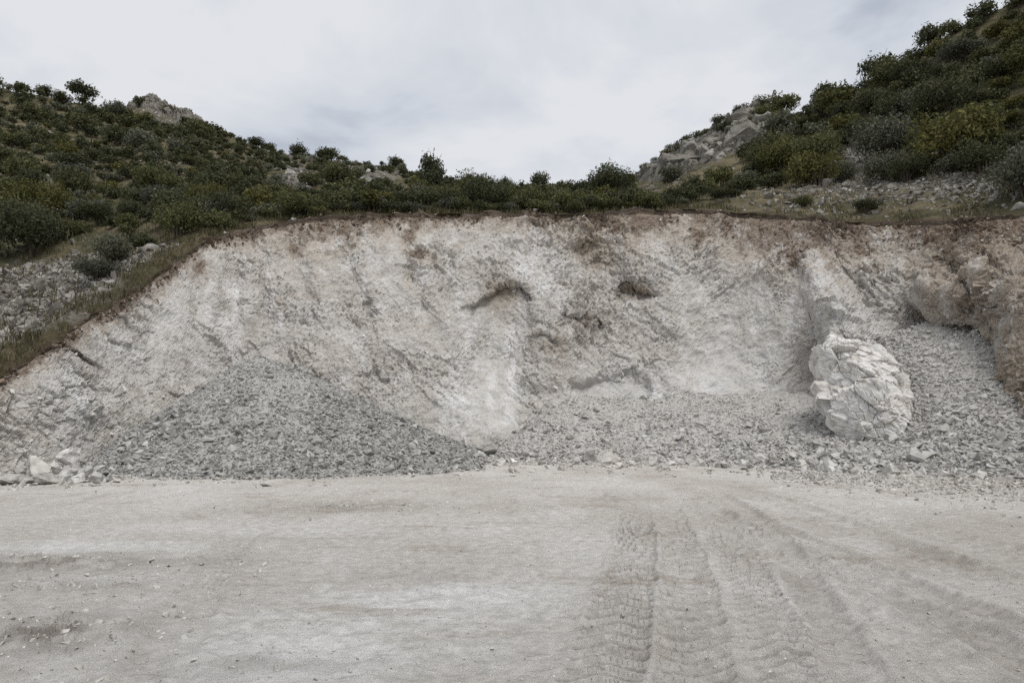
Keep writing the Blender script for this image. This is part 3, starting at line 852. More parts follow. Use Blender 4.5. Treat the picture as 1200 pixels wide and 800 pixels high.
def build_heap(name, fn, x0, x1, y0, y1, step, label, cat, n_small, n_big, size_small, size_big, material, ochre=0.0):
    xs, ys = np.arange(x0, x1, step), np.arange(y0, y1, step)
    X, Y = np.meshgrid(xs, ys, indexing='xy')
    Z = fn(X, Y)
    P = np.stack([X, Y, np.maximum(Z, -0.15)], -1)
    F = grid_faces(*X.shape)
    flat = P.reshape(-1, 3)
    zq = Z.reshape(-1)[F].max(1)
    cen = flat[F].mean(1)
    ok = (zq > -0.1) & in_front_of_face(cen, 1.6)
    F = F[ok]
    used = np.unique(F); remap = np.zeros(len(flat), int); remap[used] = np.arange(len(used))
    root = add(name, None, label=label, cat=cat)
    me = make_mesh('mound', flat[used], remap[F], dict(tint=0.3 + 0 * used), smooth=True)
    add('mound', me, material, root)
    def sample(n, bias_low):
        out = np.zeros((0, 3))
        while len(out) < n:
            q = np.stack([rng.uniform(x0, x1, 4 * n), rng.uniform(y0, y1, 4 * n)], -1)
            z = fn(q[:, 0], q[:, 1])
            p = np.column_stack([q, z])
            keep = (z > -0.02) & in_front_of_face(p, 0.15)
            if bias_low: keep &= rng.uniform(0, 1, len(z)) < np.clip(1.15 - z / bias_low, 0.12, 1)
            out = np.concatenate([out, p[keep]])
        return out[:n]
    P = sample(n_small, 0)
    clump = 0.75 + 0.6 * sstep(-0.3, 0.5, noise(P * 0.9, 231))
    size = size_small * np.exp(rng.normal(0, 0.45, len(P))) * clump * (1.3 - 0.6 * np.clip(P[:, 2] / 3.0, 0, 1))
    P[:, 2] += size * 0.05
    add('small_stones', stone_mass('small_stones', P, size), material, root, kind='stuff')
    P = sample(n_big, 2.2)
    for p in P:
        s = size_big * math.exp(rng.normal(0, 0.33))
        o = add('stone', stone_mesh(int(rng.integers(0, len(MIDS))), material), None, root, loc=(p[0], p[1], p[2] + s * 0.12),
                rot=(rng.normal(0, 0.5), rng.normal(0, 0.5), rng.uniform(0, 6.28)), scl=(s * rng.uniform(0.9, 1.4), s * rng.uniform(0.8, 1.2), s * rng.uniform(0.65, 1)))
    return root

build_heap('rubble_pile', heap_left, -15.5, -1.0, 19.0, 29.5, 0.09, 'tall cone of grey crushed limestone rubble leaning on the quarry face', 'rubble pile', 36000, 295, 0.082, 0.19, M_RUBBLE)
build_heap('talus_fan', heap_middle, -2.0, 12.8, 21.4, 31.0, 0.09, 'low pale grey talus fan spread under the middle of the face', 'talus fan', 18000, 280, 0.064, 0.19, M_TALUS)
build_heap('rubble_slope', heap_right, 9.8, 20.5, 15.5, 28.5, 0.09, 'rubble slope running down the chute beside the white rock rib', 'rubble slope', 18000, 290, 0.10, 0.22, M_TALUS)

# ------------------------------------------------------------------ boulders along the foot of the face
def ground_z(x, y):
    z, *_ = floor_height(np.array([x]), np.array([y]))
    return float(z[0])

def boulder(px, py, Y, w, h, mat_, label, group=None, name='limestone_boulder', depth=None, i=None):
    """w, h in metres; (px, py) is its foot"""
    p = view(px, py, Y)
    i = random.randrange(len(ROCKS)) if i is None else i
    d = depth or w * random.uniform(0.7, 1.0)
    z = max(float(p[2]), -0.05)
    return add(name, rock_mesh(i, mat_), None, None, label, 'boulder', group, loc=(float(p[0]), float(p[1]), z + h * 0.25),
               rot=(random.uniform(-0.25, 0.25), random.uniform(-0.25, 0.25), random.uniform(0, 6.28)), scl=(w * 1.6, d * 1.5, h * 2.0))

g = 'pale boulders beside the left foot of the rubble pile'
lab = 'pale limestone boulder among those beside the left foot of the rubble pile'
boulder(42, 556, 18.9, 0.68, 0.48, M_PALE, 'largest pale boulder, standing up among the blocks left of the rubble pile')
boulder(80, 540, 19.9, 0.62, 0.34, M_PALE, 'flat pale slab lying against the left flank of the rubble pile')
for px, py, Y, w, h in ((14, 566, 17.9, .55, .22), (58, 563, 18.2, .6, .22), (76, 561, 18.4, .36, .28), (92, 563, 18.3, .34, .2), (22, 553, 19.2, .3, .2),
                        (8, 552, 19.3, .36, .24), (65, 548, 19.6, .3, .22), (100, 553, 19.2, .32, .2), (112, 560, 18.6, .26, .2), (30, 565, 18.0, .3, .18), (128, 561, 18.5, .22, .16), (88, 551, 19.3, .34, .18)):
    boulder(px, py, Y, w, h, M_TALUS, lab, g)
g = 'pale blocks along the front foot of the rubble pile'
lab = 'pale limestone block lying along the front foot of the rubble pile'
for px, py, w, h in ((290, 556, .5, .3), (302, 558, .4, .2), (318, 555, .5, .24), (342, 555, .55, .2), (262, 557, .3, .2), (375, 554, .3, .24), (398, 553, .28, .22), (430, 551, .25, .2), (455, 551, .26, .18), (470, 549, .26, .2), (245, 558, .3, .18), (180, 559, .22, .16), (500, 548, .24, .2), (150, 561, .22, .14)):
    Y = 1.7 * 800 / (py - 490)
    boulder(px, py, Y, w, h, M_PALE, lab, g)
boulder(552, 544, 25.3, 0.75, 0.5, M_PALE, 'bright white boulder in the gap between rubble pile and talus fan')
boulder(537, 530, 26.6, 0.55, 0.42, M_TALUS, 'grey boulder behind the bright white boulder by the rubble pile')
boulder(566, 530, 26.8, 0.85, 0.4, M_TALUS, 'wide grey boulder at the left edge of the talus fan')
boulder(692, 542, 25.8, 0.55, 0.42, M_TALUS, 'dull grey boulder next to a pale boulder at the foot of the talus fan')
boulder(712, 542, 25.7, 0.75, 0.42, M_PALE, 'pale rounded boulder at the middle of the talus foot')
g = 'pale boulders in a loose row at the foot of the talus fan'
lab = 'pale limestone boulder in the loose row at the foot of the talus fan'
for px, py, w, h in ((585, 544, .4, .25), (602, 544, .35, .22), (625, 544, .4, .22), (650, 543, .35, .2), (672, 543, .4, .24), (740, 544, .3, .2), (765, 545, .3, .2), (785, 545, .35, .2),
                     (820, 545, .3, .2), (850, 547, .35, .22), (872, 546, .4, .25)):
    boulder(px, py, 1.7 * 800 / (py - 490) + 0.2, w, h, M_PALE, lab, g)
g = 'pale boulders clustered below the white rock rib'
lab = 'pale limestone boulder in the cluster below the white rock rib'
for px, py, w, h in ((890, 546, .5, .32), (906, 547, .42, .3), (922, 546, .5, .34), (938, 549, .4, .28), (952, 542, .35, .28), (975, 552, .45, .36), (990, 549, .6, .42), (1005, 554, .4, .28),
                     (1022, 553, .35, .28), (1045, 556, .4, .25), (930, 538, .35, .26), (905, 536, .35, .24), (960, 533, .32, .24), (880, 539, .3, .2), (1080, 557, .35, .25), (1110, 559, .3, .22), (1150, 560, .35, .22), (985, 540, .3, .25)):
    boulder(px, py, 1.7 * 800 / (py - 490) + 0.15 if py > 545 else 23.8, w, h, M_PALE, lab, g)

# the white buttress: the great block at the foot of the rib
M_BUT = Mat('white_shattered_limestone')
_n = M_BUT.noise(M_BUT.pos, 2.2, 6, 0.65)
_c = M_BUT.mix(M_BUT.ramp(_n, 0.34, 0.54), (0.50, 0.465, 0.42), (0.70, 0.685, 0.66))
_c = M_BUT.mix(M_BUT.math('MULTIPLY', M_BUT.ramp(M_BUT.noise(M_BUT.pos, 1.1, 5, 0.65), 0.57, 0.68), 0.6), _c, (0.30, 0.235, 0.17))
M_BUT.color(_c)
M_BUT.bump(M_BUT.noise(M_BUT.pos, 6, 6, 0.68), 0.05)
bm = bmesh.new()
bmesh.ops.create_icosphere(bm, subdivisions=7, radius=1.0)
V = np.array([v.co[:] for v in bm.verts]); F = np.array([[v.index for v in f.verts] for f in bm.faces]); bm.free()
U = V.copy()
V = np.sign(V) * np.abs(V) ** 0.7
prof_ = np.interp(V[:, 2], [-1, -0.6, -0.1, 0.5, 1], [0.45, 0.82, 1.0, 0.84, 0.66])
V[:, 0] = V[:, 0] * prof_ + np.interp(V[:, 2], [-1, 0, 1], [-0.30, 0.06, -0.20])
V[:, 1] = V[:, 1] * prof_ + 0.75 * V[:, 2]
r_ = np.random.default_rng(77)
for _ in range(16):
    n_ = r_.normal(size=3) * np.array([1, 1, 0.6]); n_[1] -= 0.3; n_[2] += 0.3; n_ /= np.linalg.norm(n_)
    q_ = V @ n_; d_ = q_.max() * r_.uniform(0.80, 0.94)
    V = V - np.where(q_ > d_, (q_ - d_) * 0.92, 0)[:, None] * n_
V *= np.array([1.55, 1.5, 2.25])
Q = rot_xz(V, R(40))
a1, b1 = facets(Q * np.array([0.7, 0.8, 1.2]), 19)
a2, b2 = facets(Q * np.array([1.8, 2.2, 3.6]), 12)
a3, b3 = facets(Q * np.array([5, 5, 8.0]), 14)
V = V + U * (0.24 * a1 + 0.085 * a2 + 0.03 * a3 - 0.05 * (b2 < 0.05) - 0.06 * (b1 < 0.04))[:, None]
me = make_mesh('buttress', V, F)
add('buttress_rock', me, M_BUT.m, None, 'big white shattered block at the foot of the rock rib beside the chute', 'rock', loc=view(1014, 456, 24.9), rot=(0, R(-3), R(6)))

# loose grit on the floor
def floor_grit(n, sampler, smin_, smax_):
    q = sampler(n)
    z, *_ = floor_height(q[:, 0], q[:, 1])
    s = smin_ * (smax_ / smin_) ** (rng.uniform(0, 1, len(q)) ** 2.2)
    return np.column_stack([q, z + s * 0.02]), s
def samp_all(n):
    Y = 1.7 * 800 / rng.uniform(56, 320, n)
    X = (rng.uniform(-30, 1230, n) - 600) / 800 * Y
    return np.column_stack([X, Y])
def samp_right(n):
    px = rng.uniform(900, 1260, n)
    py = 552 + np.abs(rng.normal(0, 1, n)) * np.interp(px, [900, 1050, 1200], [5, 10, 20])
    Y = 1.7 * 800 / (py - 490)
    return np.column_stack([(px - 600) / 800 * Y, Y])
def samp_foot(n):
    px = rng.uniform(-30, 1230, n)
    px = px + 12 * np.sin(px * 0.11)
    fp = np.interp(px, [0, 100, 200, 300, 400, 520, 650, 800, 900, 1050, 1200], [566, 561, 558, 557, 553, 548, 543, 544, 548, 556, 562])
    py = fp + np.abs(rng.normal(0, 1, n)) * 5 - 3
    Y = 1.7 * 800 / (py - 490)
    return np.column_stack([(px - 600) / 800 * Y, Y])
def samp_clod(n):
    k = rng.integers(0, 4, n)
    c = np.array([[-3.75, 5.6, .7, .4], [-5.2, 8.3, 1.4, .4], [-3.0, 13.3, 1.2, .6], [-4.4, 7.2, 1, .3]])[k]
    return c[:, :2] + rng.normal(0, 1, (n, 2)) * c[:, 2:]
parts = [floor_grit(4200, samp_all, 0.008, 0.040), floor_grit(4200, samp_right, 0.05, 0.16), floor_grit(2800, samp_foot, 0.07, 0.30), floor_grit(900, samp_clod, 0.018, 0.085)]
P = np.concatenate([a for a, _ in parts]); S = np.concatenate([b for _, b in parts])
add('loose_gravel', stone_mass('loose_gravel', P, S), M_GRIT, None, 'loose pale gravel and stone chips scattered over the quarry floor', 'gravel', kind='stuff')

# stones stuck in the face and along the rim
fi = rng.integers(6, NR - 3, 5200); fc_ = rng.integers(70, len(cols) - 70, 5200)
keep = rng.uniform(0, 1, 5200) > FM['dust'][fi, fc_] * 0.9
P = FACE[fi, fc_][keep]
S = 0.06 * np.exp(rng.normal(0, 0.5, len(P)))
add('face_chips', stone_mass('face_chips', P, S), M_PALE, None, 'small broken chips of limestone lodged all over the quarry face', 'stone chips', kind='stuff')
n = 700
ci = rng.integers(60, len(cols) - 60, n)
P = FACE[-1, ci] + np.column_stack([rng.normal(0, 0.3, n), rng.uniform(-0.1, 1.2, n), np.zeros(n)])
P[:, 2] += 0.03
add('rim_stones', stone_mass('rim_stones', P, 0.09 * np.exp(rng.normal(0, 0.5, n))), M_BROWNROCK, None, 'small brown stones strewn along the rim of the quarry face', 'stones', kind='stuff')
for k, (px, dy, w, h, lab) in enumerate(((346, 0.3, 0.62, 0.34, 'white stone lying on the rim above the brown soil at the bend'), (260, 0.3, 0.45, 0.25, 'grey stone on the rim where the left edge starts to drop'),
                      (462, 0.2, 0.4, 0.3, 'small white stone on the rim beside dry grass'), (628, 0.1, 0.42, 0.25, 'low white stone on the rim above the alcove'), (1050, 1.2, 1.1, 0.4, 'flat grey stone on the grassy shelf above the chute'))):
    j = int(np.argmin(np.abs(cols - px)))
    p = FACE[-1, j]
    add('rim_stone', rock_mesh(k, M_PALE if k != 4 else M_SCREE), None, None, lab, 'stone', loc=(p[0], p[1] + dy, p[2] + 0.08), rot=(0.1, 0.1 * k, k * 1.3), scl=(w, w * 0.8, h))

M_SOIL = mat_stone('dark_topsoil_clods', (0.09, 0.066, 0.05), (0.16, 0.122, 0.092), (0.27, 0.21, 0.16), 0.03, 8)
n = 2600
ci = rng.integers(60, len(cols) - 60, n); ri = NR - 2 - np.minimum((np.abs(rng.normal(0, 1, n)) * np.interp(cols[ci], [0, 300, 800, 950, 1050, 1200], [8, 5, 6, 16, 12, 18])).astype(int), NR - 10)
P = FACE[ri, ci] + rng.normal(0, 0.04, (n, 3))
keep = noise(P * 0.8, 411) > -0.15
P = P[keep]
add('soil_clods', stone_mass('soil_clods', P, 0.10 * np.exp(rng.normal(0, 0.5, len(P)))), M_SOIL, None, 'dark brown clods of topsoil crumbling below the rim of the face', 'soil', kind='stuff')

# ------------------------------------------------------------------ stones on the hills
def hill_sample(n, px0, px1, h0, h1, dens=None):
    """points spread evenly over the hill surface"""
    out_p, out_px = [], []
    got = 0
    while got < n:
        m = n * 6
        px = rng.uniform(px0, px1, m); h = rng.uniform(h0, h1, m)
        e0 = hill_at(px, h); e1 = hill_at(px + 2, h); e2 = hill_at(px, np.minimum(h + 0.004, 0.999))
        area = np.linalg.norm(np.cross(e1 - e0, e2 - e0), axis=1)
        keep = rng.uniform(0, 1, m) < area / np.quantile(area, 0.995)
        qx, qy = proj(e0)
        if dens is not None: keep &= rng.uniform(0, 1, m) < dens(qx, qy, h)
        out_p.append(e0[keep]); got += keep.sum()
    P = np.concatenate(out_p)
    return P[rng.permutation(len(P))[:n]]

P = hill_sample(7500, -60, 260, 0.10, 0.55, lambda x, y, h: sstep(-4, 10, y - np.interp(x, [0, 90, 150, 210], [318, 300, 292, 286])) * (1 - sstep(185, 225, x)))
add('scree', stone_mass('scree', P, 0.20 * np.exp(rng.normal(0, 0.45, len(P)))), M_SCREE, None, 'grey flat scree covering the slope above the left edge of the quarry', 'scree', kind='stuff')
P = hill_sample(5200, 840, 1260, 0.02, 0.62, lambda x, y, h: np.clip(gauss(x, y, 1010, 175, 55, 26, -0.6) + 0.7 * gauss(x, y, 1060, 222, 150, 18, -0.1) + 0.5 * gauss(x, y, 1150, 215, 60, 22), 0, 1))
add('hillside_stones', stone_mass('hillside_stones', P, 0.17 * np.exp(rng.normal(0, 0.5, len(P)))), M_SCREE, None, 'grey stones strewn over the grassy shelf on the right hillside', 'stones', kind='stuff')
P = hill_sample(1500, 0, 900, 0.3, 0.98, lambda x, y, h: np.clip(0.12 + gauss(x, y, 350, 212, 20, 22) + gauss(x, y, 440, 208, 40, 16) + gauss(x, y, 190, 130, 40, 12, 0.5) + 0.6 * gauss(x, y, 60, 215, 40, 14), 0, 1))
add('outcrop_stones', stone_mass('outcrop_stones', P, 0.45 * np.exp(rng.normal(0, 0.45, len(P)))), M_SCREE, None, 'scattered pale stones showing between shrubs on the left hillside', 'stones', kind='stuff')

def outcrop(name, label, spots, mat_, sub=(0, 8)):
    c = np.mean([hill_from_pixel(a[0], a[1]) for a in spots], 0)
    root = add(name, None, None, None, label, 'rock outcrop', loc=c)
    for k, (px, py, w, h) in enumerate(spots):
        p = hill_from_pixel(px, py) - c
        o = add('rock', rock_mesh(random.randrange(len(ROCKS)), mat_), None, root, loc=(p[0], p[1], p[2] + h * 0.18),
                rot=(random.uniform(-0.4, 0.4), random.uniform(-0.4, 0.4), random.uniform(0, 6.28)), scl=(w, w * random.uniform(0.7, 1), h))
    return root
rr_ = random.Random(3)
def crag(name, label, x0, x1, xs, thick, lift, cell, seed, blocks, step=0.9):
    """bare bedded rock standing out of the hill below its skyline"""
    gx = np.arange(x0, x1, step)
    gh = np.concatenate([np.linspace(0.50, 0.9999, 170)])
    X, H = np.meshgrid(gx, gh)
    P = hill_at(X.ravel(), H.ravel()).reshape(X.shape + (3,))
    qx_, qy_ = proj(P)
    sky_ = smooth_interp(X, HPX, SKY_PY)
    dn_ = qy_ - sky_ + 6 * noise(np.stack([X / 14, qy_ / 14, X * 0], -1), seed)
    th = np.interp(X + 5 * noise(np.stack([X / 9, qy_ / 9, X * 0], -1), seed + 1), xs, thick)
    m = sstep(-3, 7, th - dn_)
    Q = rot_xz(P, R(-30))
    a1, b1 = facets(Q * np.array([.30, .3, .5]) / cell, seed + 2)
    a2, b2 = facets(Q * np.array([.8, .8, 1.3]) / cell, seed + 3)
    a3, b3 = facets(Q * np.array([2, 2, 3]) / cell, seed + 4)
    up = m * lift * (0.6 + 0.35 * a1 + 0.28 * a2 + 0.16 * a3 - 0.3 * (b1 < 0.05) - 0.2 * (b2 < 0.07)) - (1 - m) * 0.8
    W = P + up[..., None] * np.array([0, -0.55, 0.83])
    B = W[-1:].copy(); B[..., 1] += 3; B[..., 2] -= 3
    W = np.concatenate([W, B], 0)
    F_ = grid_faces(*W.shape[:2])
    mm = np.concatenate([m, m[-1:]], 0).reshape(-1)
    F_ = F_[mm[F_].max(1) > 0.02]
    used = np.unique(F_); remap = np.zeros(mm.size, int); remap[used] = np.arange(len(used))
    root = add(name, None, None, None, label, 'rock outcrop')
    add('bedrock', make_mesh('bedrock', W.reshape(-1, 3)[used], remap[F_], dict(tint=0.45 + 0 * used)), M_CRAG, root)
    ok = np.argwhere(m[:, :] > 0.6)
    area_w = np.interp(ok[:, 0], [0, 169], [1, 1])
    for k in range(blocks):
        a, b = ok[rng.integers(0, len(ok))]
        w_ = 1.5 * cell * math.exp(rng.normal(0, .4))
        p_ = W[a, b]
        add('rock', rock_mesh(int(rng.integers(0, len(ROCKS))), M_CRAG), None, root, loc=(p_[0], p_[1], p_[2] - 0.14 * w_),
            rot=(rng.normal(0, .3), rng.normal(0, .3), rng.uniform(0, 6.28)), scl=(w_ * rng.uniform(.9, 1.6), w_, w_ * rng.uniform(.7, 1.3)))
CRAG_X, CRAG_T = [735, 750, 770, 800, 840, 880, 905, 915], [-6, 8, 24, 34, 42, 44, 24, -6]
crag('rocky_crag', 'grey rocky crag on the skyline dotted with round dark shrubs', 735, 920, CRAG_X, CRAG_T, 1.3, 1.0, 610, 110)
crag('rocky_peak', 'small pointed rocky peak on the left skyline', 140, 250, [140, 150, 175, 200, 225, 250], [-6, 6, 19, 17, 8, -6], 1.0, 0.8, 620, 34)
spots = [(345 + rr_.gauss(0, 10), 213 + rr_.gauss(0, 12), rr_.uniform(.7, 2.0), rr_.uniform(.5, 1.3)) for _ in range(26)]
outcrop('slope_outcrop', 'pale rock patch among shrubs above the bend of the rim', spots, M_SCREE)
spots = [(430 + rr_.gauss(0, 30), 205 + rr_.gauss(0, 10), rr_.uniform(.5, 1.5), rr_.uniform(.4, .9)) for _ in range(30)]
outcrop('slope_outcrop', 'broken pale stones between shrubs on the crest above the rim', spots, M_SCREE)
spots = [(96 + rr_.gauss(0, 8), 127 + rr_.gauss(0, 3), rr_.uniform(.8, 1.8), rr_.uniform(.5, 1)) for _ in range(8)]
outcrop('slope_outcrop', 'pale rock ledge under the lone tree on the left skyline', spots, M_SCREE)

# ------------------------------------------------------------------ shrubs and trees
def leaf_cloud(seed, n_lobes, n_leaves, leaf, height=1.1, spread=1.0, base=0.12, airy=0.25):
    """leaf faces spread through a crown of uneven lobes; radius about 1, foot at z = 0"""
    r = np.random.default_rng(seed)
    C, Rr = [], []
    for k in range(n_lobes):
        a = r.uniform(0, 2 * math.pi); d = math.sqrt(r.uniform(0, 1)) * 0.66 * spread
        zz = base + height * (0.30 + 0.45 * r.uniform(0, 1) * (1 - 0.45 * d))
        C.append((d * math.cos(a), d * math.sin(a), zz)); Rr.append(r.uniform(0.24, 0.46))
    C, Rr = np.array(C), np.array(Rr)
    k = r.choice(n_lobes, n_leaves, p=Rr ** 2 / (Rr ** 2).sum())
    dr = r.normal(size=(n_leaves, 3)); dr /= np.linalg.norm(dr, axis=1, keepdims=True)
    dist = np.where(r.uniform(0, 1, n_leaves) < 0.72, r.uniform(0.78, 1.12, n_leaves), r.uniform(0.15, 0.8, n_leaves))
    dist *= 1 + airy * noise(dr * 2.6 + C[k] * 5, seed + 3)
    p = C[k] + dr * (Rr[k] * dist)[:, None] * np.array([1, 1, 0.85])
    p[:, 2] = np.where(p[:, 2] < 0.02, np.abs(p[:, 2]) * 0.5 + 0.02, p[:, 2])
    nrm = dr * 0.8 + r.normal(0, 0.6, (n_leaves, 3)) + np.array([0, 0, 0.25])
    nrm /= np.linalg.norm(nrm, axis=1, keepdims=True)
    t1 = np.cross(nrm, r.normal(size=(n_leaves, 3))); t1 /= np.linalg.norm(t1, axis=1, keepdims=True) + 1e-9
    t2 = np.cross(nrm, t1)
    L = leaf * r.uniform(0.6, 1.5, n_leaves)[:, None]
    Wd = L * r.uniform(0.35, 0.6, n_leaves)[:, None]
    V = np.stack([p - t1 * L, p + t2 * Wd + nrm * L * 0.15, p + t1 * L, p - t2 * Wd + nrm * L * 0.15], 1).reshape(-1, 3)
    F = np.arange(n_leaves * 4).reshape(-1, 4)
    clump = h01(hsh(k, k * 3 + 1, k * 0, seed))
    tint = np.repeat(np.clip(0.6 * r.uniform(0, 1, n_leaves) + 0.4 * clump, 0, 1), 4)
    return V, F, tint

def tube(pts, radii, sides=6):
    pts = [Vector(p) for p in pts]
    V, F = [], []
    for i, p in enumerate(pts):
        d = (pts[min(i + 1, len(pts) - 1)] - pts[max(i - 1, 0)]).normalized()
        a = d.orthogonal().normalized(); b = d.cross(a)
        for s in range(sides):
            t = 2 * math.pi * s / sides
            V.append(p + (a * math.cos(t) + b * math.sin(t)) * radii[i])
    for i in range(len(pts) - 1):
        for s in range(sides):
            F.append((i * sides + s, i * sides + (s + 1) % sides, (i + 1) * sides + (s + 1) % sides, (i + 1) * sides + s))
    return np.array([v[:] for v in V]), np.array(F)

def stems(seed, n, top, spread, rad):
    r = random.Random(seed)
    Vs, Fs, off = [], [], 0
    for k in range(n):
        a = 2 * math.pi * k / n + r.uniform(-.4, .4)
        d = spread * r.uniform(0.5, 1)
        pts = [(0.04 * math.cos(a), 0.04 * math.sin(a), -0.15)]
        for s in (0.35, 0.7, 1.0):
            pts.append((d * s * math.cos(a + r.uniform(-.3, .3)), d * s * math.sin(a + r.uniform(-.3, .3)), top * s * r.uniform(.85, 1.1)))
        V, F = tube(pts, [rad, rad * .75, rad * .5, rad * .2], 5)
        Vs.append(V); Fs.append(F + off); off += len(V)
    return np.concatenate(Vs), np.concatenate(Fs)

SHRUB = {}
def shrub_meshes(kind, variant, lod):
    key = (kind, variant, lod)
    if key not in SHRUB:
        seed = 1000 + variant * 7 + {'dark': 0, 'olive': 100, 'grey': 200, 'yellow': 300}[kind] + lod * 1000
        nl, leaf = {0: (5200, 0.040), 1: (1500, 0.072), 2: (420, 0.125)}[lod]
        V, F, t = leaf_cloud(seed, {0: 22, 1: 15, 2: 10}[lod], nl, leaf, height=random.uniform(0.95, 1.35), airy=0.5)
        me = make_mesh('foliage', V, F, dict(tint=t)); me.materials.append(LEAF[kind])
        V2, F2 = stems(seed, 7 if lod == 0 else 5, 0.85, 0.5, 0.035)
        ms = make_mesh('stem', V2, F2); ms.materials.append(M_BARK)
        SHRUB[key] = (me, ms)
    return SHRUB[key]

def plant(name, p, size, kind, variant, lod, label, cat, group=None, zs=1.0, parts=True):
    me, ms = shrub_meshes(kind, variant, lod)
    root = add(name, None, None, None, label, cat, group, loc=(float(p[0]), float(p[1]), float(p[2]) - 0.04 * size), rot=(0, 0, random.uniform(0, 6.28)), scl=(size, size, size * zs))
    add('foliage', me, None, root)
    add('stem', ms, None, root)
    return root

def scrub_density(x, y, h):
    d = 0.52 + 0.32 * noise(np.stack([x / 45, y / 25, x * 0], -1), 77)
    d = d * (1 - 0.93 * gauss(x, y, 55, 352, 110, 38, -0.45))            # scree
    d = d * (1 - 0.97 * np.clip(1.4 * gauss(x, y, 346, 216, 24, 26), 0, 1)) * (1 - 0.9 * np.clip(1.3 * gauss(x, y, 445, 212, 42, 14, 0.2), 0, 1))
    d = d * (1 - 0.5 * gauss(x, y, 60, 215, 45, 18))
    dn_ = y - np.interp(x, HPX, SKY_PY)
    d = d * (1 - 0.985 * (dn_ < np.interp(x, CRAG_X, CRAG_T) + 30) * (x > 740) * (x < 918))            # crag
    d = d * (1 - 0.85 * (dn_ < np.interp(x, [140, 150, 175, 200, 225, 250], [2, 14, 24, 22, 14, 2])) * (x < 250) * (x > 138))
    d = d * (1 - 0.97 * sstep(-6, 6, y - np.interp(x, [0, 90, 150, 210], [318, 300, 292, 286])) * (1 - sstep(195, 215, x)))
    shelf = sstep(770, 840, x) * sstep(0.0, 14, y - np.interp(x, [770, 850, 900, 960, 1020, 1080, 1140, 1200], [232, 226, 212, 190, 170, 200, 208, 200]))
    d = d * (1 - 0.95 * np.clip(shelf, 0, 1))
    d = d * (1 - 0.75 * gauss(x, y, 1010, 172, 36, 22, -0.6))
    return np.clip(d, 0, 1)

# where the shrubs stand: even over the slopes, spaced by their size
cand = hill_sample(3400, -120, 1320, 0.17, 0.995, scrub_density)
cand2 = hill_sample(900, 240, 800, 0.09, 0.40, scrub_density)             # thick belt behind the rim
cand3 = hill_sample(420, 820, 1300, 0.36, 0.98, scrub_density)
cand = np.concatenate([cand2, cand3, cand])
qx, qy = proj(cand)
sz = 0.95 * np.exp(rng.normal(0, 0.40, len(cand)))
sz = sz * np.where(qx > 760, 1.35, np.where(qx < 320, 0.98, 0.95))
sz = np.clip(sz * (0.92 + 0.0035 * cand[:, 1]) * (1 - 0.42 * ((cand[:, 1] > 58) & (qx > 240) & (qx < 740))), 0.45, 2.3)
sz = np.where((qx > 730) & (qx < 880), np.minimum(sz, 1.25), sz)
chosen = []
cell = {}
for i in range(len(cand)):
    x, y = cand[i, 0], cand[i, 1]
    k = (int(x // 3), int(y // 3))
    ok = True
    for a in (-1, 0, 1):
        for b in (-1, 0, 1):
            for j in cell.get((k[0] + a, k[1] + b), ()):
                if math.hypot(cand[j, 0] - x, cand[j, 1] - y) < 0.62 * (sz[i] + sz[j]): ok = False
    if ok:
        cell.setdefault(k, []).append(i); chosen.append(i)
chosen = np.array(chosen)
vis = chosen[(qx[chosen] > -40) & (qx[chosen] < 1240)]
app = sz[vis] / cand[vis, 1]
order = vis[np.argsort(-app)]
KINDS = ['dark', 'olive', 'grey', 'yellow']
def pick_kind(x, y, u):
    w = [0.46, 0.36, 0.13, 0.05]
    if x > 900: w = [0.42, 0.26, 0.20, 0.12]
    elif x > 700: w = [0.36, 0.42, 0.14, 0.08]
    elif x < 300 and y > 240: w = [0.30, 0.40, 0.26, 0.04]
    return KINDS[int(np.searchsorted(np.cumsum(w), u * 0.9999))]
KW = dict(dark='dark green', olive='olive green', grey='grey green', yellow='yellowish green')
for i in order[:285]:
    kind = pick_kind(qx[i], qy[i], random.random())
    lod = 0 if sz[i] / cand[i, 1] > 0.036 else 1
    size_w = 'small' if sz[i] < 0.85 else ('medium' if sz[i] < 1.35 else 'large')
    zs = random.choice((0.75, 1.15))
    form = 'low spreading' if zs < 1 else 'upright'
    far = 'just above the stony shelf' if cand[i, 1] < 44 else ('halfway up the slope' if cand[i, 1] < 56 else 'close under the skyline')
    if qx[i] > 925: where = 'on the steep right hill, ' + far
    elif qx[i] > 740: where = 'in the scrub below the rocky crag'
    elif cand[i, 1] < 42 and qx[i] > 240: where = 'in the front of the scrub belt behind the rim'
    elif cand[i, 1] < 54 and qx[i] > 240: where = 'farther back in the scrub belt behind the rim'
    elif qx[i] < 260: where = 'beside the left scree' if cand[i, 1] < 45 else 'on the left hillside above the scree'
    else: where = 'on the slope below the left crest'
    lab = '%s %s %s shrub %s' % (size_w, form, KW[kind], where)
    plant('shrub', cand[i], sz[i], kind, random.randrange(4), lod, lab, 'shrub', lab.replace(' shrub ', ' shrubs '), zs=zs)
